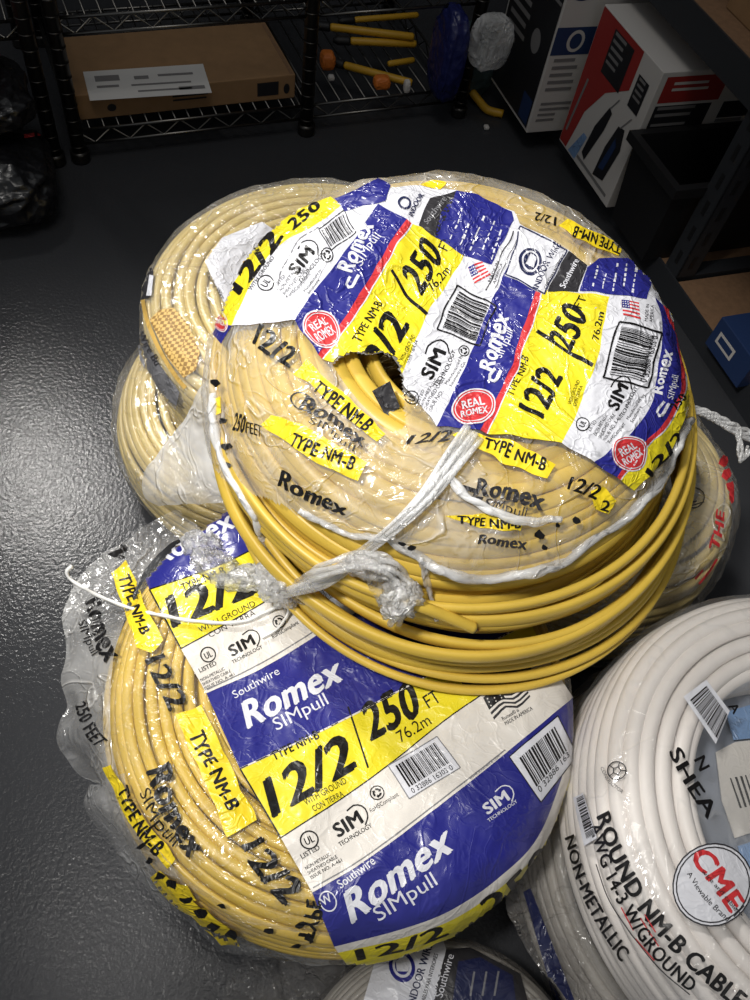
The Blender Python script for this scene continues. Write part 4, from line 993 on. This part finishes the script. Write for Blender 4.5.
bag('soft_package', D0 - U * .13 + Nn * .12 + Z * .254, (.09, .07, .035), M['redbag'], 'dark red soft package on the upper wire shelf, top left corner', 'package', .5, 15)
# long-handled tools in the next bay
def tool(p0, p1, z0, z1, label, tip=True, r=.0075):
    a, b = onz(*p0, z0), onz(*p1, z1); t = empty('hand_tool', a, label, 'tool', 'yellow handled tools on the bottom shelf'); d = (b - a).normalized(); L = (b - a).length
    m = MB(); m.tube([a, a + d * .004, a + d * L * .6, b - d * .004, b], r, 10, rf=lambda t: .75 if t in (0, 1) else 1); m.build('handle', M['toolyellow'], t, True)
    if tip: m = MB(); m.tube([a - d * .035, a - d * .025, a - d * .004, a], r * 1.15, 10, rf=lambda t: .5 if t == 0 else 1); m.build('grip', M['blackmatte'], t, True)
tool((330, 27), (414, 37), .10, .10, 'topmost long yellow handle lying among the tools, black grip at its left end')
tool((350, 41), (416, 44), .085, .085, 'short yellow handle just under the long one, black grip'); tool((344, 65), (412, 83), .070, .070, 'yellow handle nearest the shelf edge, slanting down to the right')
tool((354, 20), (418, 15), .10, .10, 'dull yellow handle at the back of the tools', True, .006); tool((388, 64), (414, 60), .07, .07, 'short thin yellow handle between two longer ones', False, .006)
def lump(name, px, py, z, s, mat, label, cat, seed): return bag(name, onz(px, py, z) , s, mat, label, cat, .4, seed)
lump('plastic_fitting', 327, 68, .0615, (.014, .016, .016), M['orange'], 'orange plastic fitting beside the shelf post', 'fitting', 4); lump('plastic_fitting', 381, 88, .0615, (.016, .012, .012), M['orange'], 'orange plastic fitting under the slanting yellow handle', 'fitting', 5)
lump('pipe_fitting', 331, 80, .0615, (.006, .006, .005), M['boxwhite'], 'small pale fitting right of the shelf post', 'fitting', 6); lump('pipe_fitting', 406, 92, .0615, (.006, .008, .012), M['boxwhite'], 'small white fitting at the end of the slanting handle', 'fitting', 7)
bag('soft_package', onz(440, 94, .062), (.024, .045, .08), M['bluebag'], 'tall dark blue package standing beside the yellow handles', 'package', .5, 21)
bag('blister_pack', onz(485, 66, .14), (.036, .028, .045), M['blister'], 'crumpled clear and white blister pack behind the dark box', 'package', .7, 23)
bag('soft_package', onz(463, 90, .0), (.05, .045, .066), M['teal'], 'dim teal gray package under the clear blister pack', 'package', .5, 27)
ch = MB(); ch.tube(spline([onz(472, 92, .02), onz(480, 102, .012), onz(488, 110, .009), onz(503, 114, .009)], 20), .0085, 10); o = ch.build('cable_offcut', M['toolyellow'], None, True); tag(o, 'short bent yellow piece on the floor in front of the dark box', 'offcut')
lump('paper_scrap', 486, 129, .0, (.005, .006, .004), M['boxwhite'], 'tiny white scrap on the dark floor near the boxes', 'scrap', 9)
# right hand shelf of slotted angle
Rr = Vector((-.470, .883, 0)); Qq = Vector((.883, .470, 0)); P0 = Vector((.434, 1.195, 0))
sh = empty('slotted_angle_shelf', P0, 'dark slotted steel shelf unit on the right with brown boards', 'shelving')
def angle_post(p, h=1.1):
    m = MB(); m.box(p, Rr * .038, Qq * .003, Z * h); m.box(p, Rr * .003, Qq * .038, Z * h)
    for i in range(int(h / .05)):
        m.box(p - Qq * .0006 + Rr * .014 + Z * (.02 + i * .05), Rr * .009, Qq * .0008, Z * .026, 1); m.box(p - Rr * .0006 + Qq * .014 + Z * (.02 + i * .05), Qq * .009, Rr * .0008, Z * .026, 1)
    m.build('post', [M['steel'], M['blackmatte']], sh)
for p in (P0, P0 + Rr * .66, P0 - Rr * .75, P0 + Qq * .42, P0 + Rr * .66 + Qq * .42, P0 - Rr * .75 + Qq * .42): angle_post(p)
for z in (.0, .343):
    m = MB(); m.box(P0 - Rr * .75 + Qq * -.004 + Z * z, Rr * 1.41, Qq * .004, Z * .05); m.box(P0 - Rr * .75 + Qq * .42 + Z * z, Rr * 1.41, Qq * .004, Z * .05)
    for k in (-.75, 0, .66): m.box(P0 + Rr * k + Z * z + Qq * .002, Rr * .03, Qq * .42, Z * .052)
    m.build('beam', M['steel'], sh)
    for (a, b) in ((-.715, .71), (.032, .625)):
        m = MB(); m.box(P0 + Rr * a + Z * (z + .032) + Qq * .004, Rr * b, Qq * .41, Z * .014); m.build('shelf_board', M['board'], sh)
# dark and white carton, further back
ZS = .0465
w1 = Vector((.138, 1.546, ZS)); bx = empty('product_box', w1, 'tall white carton with a dark left face, furthest back on the right shelf', 'box')
m = MB(); m.box(w1, Qq * .24, Rr * .20, Z * .290, bev=.0015); m.build('carton', M['boxwhite'], bx)
fa = Face(w1 + Rr * .20, -Rr, Z); fa.rect(.006, .006, .194, .25, 'boxblack'); fa.rect(.006, .252, .194, .285, 'boxblue'); fa.rect(.008, .236, .192, .242, 'boxgray', 1); fa.lines(.02, .09, .1, .23, 7, 'boxgray', 1, 5); fa.disc(.14, .15, .018, .022, 'boxgray', 1); fa.rect(.15, .01, .19, .06, 'boxblue', 1); fa.disc(.12, .268, .03, .010, 'boxgray', 2); fa.build('printed_panel', bx)
fa = Face(w1, Qq, Z); fa.rect(0, .155, .24, .205, 'boxblue'); fa.disc(.045, .18, .018, .02, 'boxwhite', 1); fa.disc(.045, .18, .012, .014, 'boxblue', 2); fa.disc(.03, .262, .02, .012, 'boxblue'); fa.lines(.012, .015, .08, .06, 4, 'boxgray', 1, 2); fa.lines(.012, .075, .08, .145, 5, 'boxgray', 1, 3); fa.lines(.06, .25, .09, .272, 2, 'boxgray', 1, 3); fa.build('printed_panel', bx)
# red and white carton
w2 = Vector((.306, 1.359, ZS)); bx = empty('product_box', w2, 'white carton with a red band and pictured tools, behind the black bin', 'box')
m = MB(); m.box(w2, Qq * .25, Rr * .215, Z * .258, bev=.0015); m.build('carton', M['boxwhite'], bx)
fa = Face(w2 + Rr * .215, -Rr, Z)      # x runs from the far edge towards the near edge
fa.poly([(.002, .004), (.03, .004), (.05, .09), (.09, .15), (.15, .19), (.15, .256), (.002, .256)], 'boxred'); fa.rect(.055, .17, .125, .245, 'boxblack', 1); fa.rect(.16, .17, .195, .225, 'boxblack', 1)
fa.lines(.06, .18, .12, .24, 5, 'boxgray', 2, 4); fa.lines(.165, .18, .19, .22, 4, 'boxgray', 2, 5); fa.poly([(.010, .03), (.016, .03), (.030, .14), (.024, .14)], 'boxgray', 1)
fa.poly([(.085, .03), (.10, .022), (.125, .10), (.13, .135), (.118, .14), (.095, .09)], 'boxblack', 1); fa.poly([(.14, .02), (.175, .03), (.19, .10), (.18, .135), (.16, .13), (.145, .08)], 'boxblack', 1); fa.poly([(.148, .04), (.165, .045), (.175, .1), (.165, .11)], 'boxblue', 2)
for a in ((.118, .138, .135, .165), (.165, .13, .185, .16)): fa.poly([(a[0], a[1]), (a[0] + .003, a[1]), (a[2] + .003, a[3]), (a[2], a[3])], 'boxgray', 2)
fa.poly([(.075, .012), (.20, .012), (.20, .018), (.075, .018)], 'boxgray', 1); fa.poly([(.04, .004), (.07, .004), (.085, .06), (.07, .06)], 'paleblue', 0); fa.build('printed_panel', bx)
fa = Face(w2, Qq, Z); fa.rect(.012, .205, .135, .25, 'boxred'); fa.rect(.012, .115, .125, .20, 'boxblack'); fa.lines(.03, .217, .12, .238, 2, 'boxwhite', 1, 11); fa.lines(.018, .12, .118, .165, 4, 'boxgray', 1, 7); fa.lines(.018, .17, .118, .195, 2, 'boxgray', 1, 9); fa.lines(.012, .085, .12, .108, 3, 'boxgray', 1, 6)
fa.rect(.15, .17, .24, .20, 'boxblack'); fa.rect(.14, .11, .24, .135, 'boxblack'); fa.lines(.15, .14, .235, .165, 2, 'boxgray', 1, 8); fa.build('printed_panel', bx)
# black bin
b0 = P0 + Rr * .045 - Qq * .05 + Z * ZS; bn = empty('storage_bin', b0, 'empty black plastic bin between the slotted post and the white cartons', 'bin')
m = MB(); T = .004; Lx, Ly, H_ = .145, .36, .16; fl_ = .012
def ringpts(e, z): return [b0 + Rr * (-e) + Qq * (-e) + Z * z, b0 + Rr * (Lx + e) - Qq * e + Z * z, b0 + Rr * (Lx + e) + Qq * (Ly + e) + Z * z, b0 - Rr * e + Qq * (Ly + e) + Z * z]
lv = [(-fl_, 0), (0, H_), (.008, H_), (.008, H_ - .014), (.010, H_ - .014), (.010, H_ + .003), (-.004, H_ + .003), (-fl_ - .004, .004)]
vs = [p for e, z in lv for p in ringpts(e, z)]; fs = [(i * 4 + j, i * 4 + (j + 1) % 4, (i + 1) * 4 + (j + 1) % 4, (i + 1) * 4 + j) for i in range(len(lv) - 1) for j in range(4)] + [(0, 1, 2, 3)[::-1], tuple(len(vs) - 4 + j for j in range(4))]
m.add(vs, fs); m.build('bin_body', M['blackmatte'], bn)
lb = Face(b0 - Rr * .002 + Qq * .22 + Z * .04, Qq, Z); lb.rect(0, 0, .05, .05, 'boxwhite'); lb.rect(.004, .006, .046, .018, 'boxred', 1); lb.rect(.004, .028, .046, .04, 'boxred', 1); lb.build('label', bn)
# blue carton on the near board, cartons on the upper boards
q0 = onz(736, 388, ZS); bb_ = empty('product_box', q0, 'dark blue carton at the right edge on the near brown board', 'box')
m = MB(); m.box(q0, Qq * .2, Rr * .10, Z * .06, bev=.0012); m.build('carton', M['boxblue'], bb_); fa = Face(q0 + Rr * .10, -Rr, Z); fa.rect(.015, .02, .06, .042, 'boxwhite'); fa.rect(.02, .025, .055, .037, 'boxblue', 1); fa.build('printed_panel', bb_)
q1 = P0 + Rr * .03 + Qq * .05 + Z * (.343 + .0465)
ub = empty('cardboard_box', q1, 'brown carton on the upper shelf, nearer of two', 'box'); m = MB(); m.box(q1, Qq * .3, Rr * .2, Z * .2, bev=.002); m.build('carton', M['carton'], ub); m = MB(); m.box(q1 + Rr * .07 - Qq * .0006, Qq * .0005, Rr * .05, Z * .2); m.build('tape', M['board'], ub)
q2 = q1 + Rr * .23; ub = empty('cardboard_box', q2, 'brown carton on the upper shelf, further of two', 'box'); m = MB(); m.box(q2, Qq * .3, Rr * .25, Z * .22, bev=.002); m.build('carton', M['carton'], ub); m = MB(); m.box(q2 + Rr * .1 - Qq * .0006, Qq * .0005, Rr * .05, Z * .22); m.build('tape', M['board'], ub)
# walls behind the shelves
def wall(name, o, d, L, n):
    m = MB(); m.box(o, d * L, n * .08, Z * 2.7); tag(m.build(name, M['wall']), kind='structure')
M['wall'] = basic('dark_wall_paint', (70, 68, 66), .8)
wall('wall_back', A0 - U * 2.6 + Nn * 1.7, U, 5.0, Nn); wall('wall_right', P0 - Rr * 2.2 + Qq * .5, Rr, 4.2, Qq)
# ------------------------------------------------------------------ setting
def floormat():
    m, nt, n, l = newmat('floor_paint')
    o = n.new('ShaderNodeOutputMaterial'); p = n.new('ShaderNodeBsdfPrincipled')
    p.inputs['Base Color'].default_value = lin((56, 57, 60)); p.inputs['Roughness'].default_value = .15; p.inputs['Specular IOR Level'].default_value = .15
    tc = n.new('ShaderNodeTexCoord'); a = n.new('ShaderNodeTexNoise'); a.inputs['Scale'].default_value = 190; a.inputs['Detail'].default_value = 4
    b = n.new('ShaderNodeTexNoise'); b.inputs['Scale'].default_value = 420; b.inputs['Detail'].default_value = 2
    ad = n.new('ShaderNodeMath'); ad.operation = 'MULTIPLY_ADD'; ad.inputs[1].default_value = .35
    l.new(tc.outputs['Object'], a.inputs[0]); l.new(tc.outputs['Object'], b.inputs[0]); l.new(b.outputs[0], ad.inputs[0]); l.new(a.outputs[0], ad.inputs[2])
    bu = n.new('ShaderNodeBump'); bu.inputs['Strength'].default_value = .36; bu.inputs['Distance'].default_value = .0016
    l.new(ad.outputs[0], bu.inputs['Height']); l.new(bu.outputs[0], p.inputs['Normal']); l.new(p.outputs[0], o.inputs[0])
    return m
g = MB(); g.box((-3.5, -1.2, -.05), (7.5, 0, 0), (0, 6.5, 0), (0, 0, .05)); tag(g.build('floor', floormat()), kind='structure')
# lights: a ceiling lamp behind the pile to the left, the aisle lamp over the camera, and an added fill
def area(name, loc, target, sx, sy, power, col=(1, .96, .9)):
    ld = bpy.data.lights.new(name, 'AREA'); ld.shape = 'RECTANGLE'; ld.size = sx; ld.size_y = sy; ld.energy = power; ld.color = col
    o = bpy.data.objects.new(name, ld); COL.objects.link(o); o.location = loc
    o.rotation_euler = (Vector(target) - Vector(loc)).to_track_quat('-Z', 'Y').to_euler(); return o
def spot(name, loc, target, size, blend, power, radius, col=(1, .97, .92)):
    ld = bpy.data.lights.new(name, 'SPOT'); ld.spot_size = rad(size); ld.spot_blend = blend; ld.energy = power; ld.shadow_soft_size = radius; ld.color = col
    o = bpy.data.objects.new(name, ld); COL.objects.link(o); o.location = loc
    o.rotation_euler = (Vector(target) - Vector(loc)).to_track_quat('-Z', 'Y').to_euler(); return o
spot('ceiling_spot_lamp', (-1.47, 1.78, 2.15), (-.12, .42, .2), 34, 1.0, 235, .17)
spot('aisle_spot_lamp', (-.62, -.12, 1.9), (-.02, .48, .3), 38, 1.0, 135, .10)
area('fill_light', (-.3, .3, 2.6), (0, .9, 0), 1.2, .3, 8)  # added weak fill that lifts the dark shelves, not a lamp of the place
w = bpy.data.worlds.new('world'); scene.world = w; w.use_nodes = True
w.node_tree.nodes['Background'].inputs[0].default_value = (.9, .95, 1, 1); w.node_tree.nodes['Background'].inputs[1].default_value = .2
scene.view_settings.view_transform = 'Standard'; scene.view_settings.look = 'None'; scene.view_settings.gamma = 1; scene.view_settings.exposure = 0
scene.cycles.transparent_max_bounces = 24; scene.cycles.max_bounces = 8
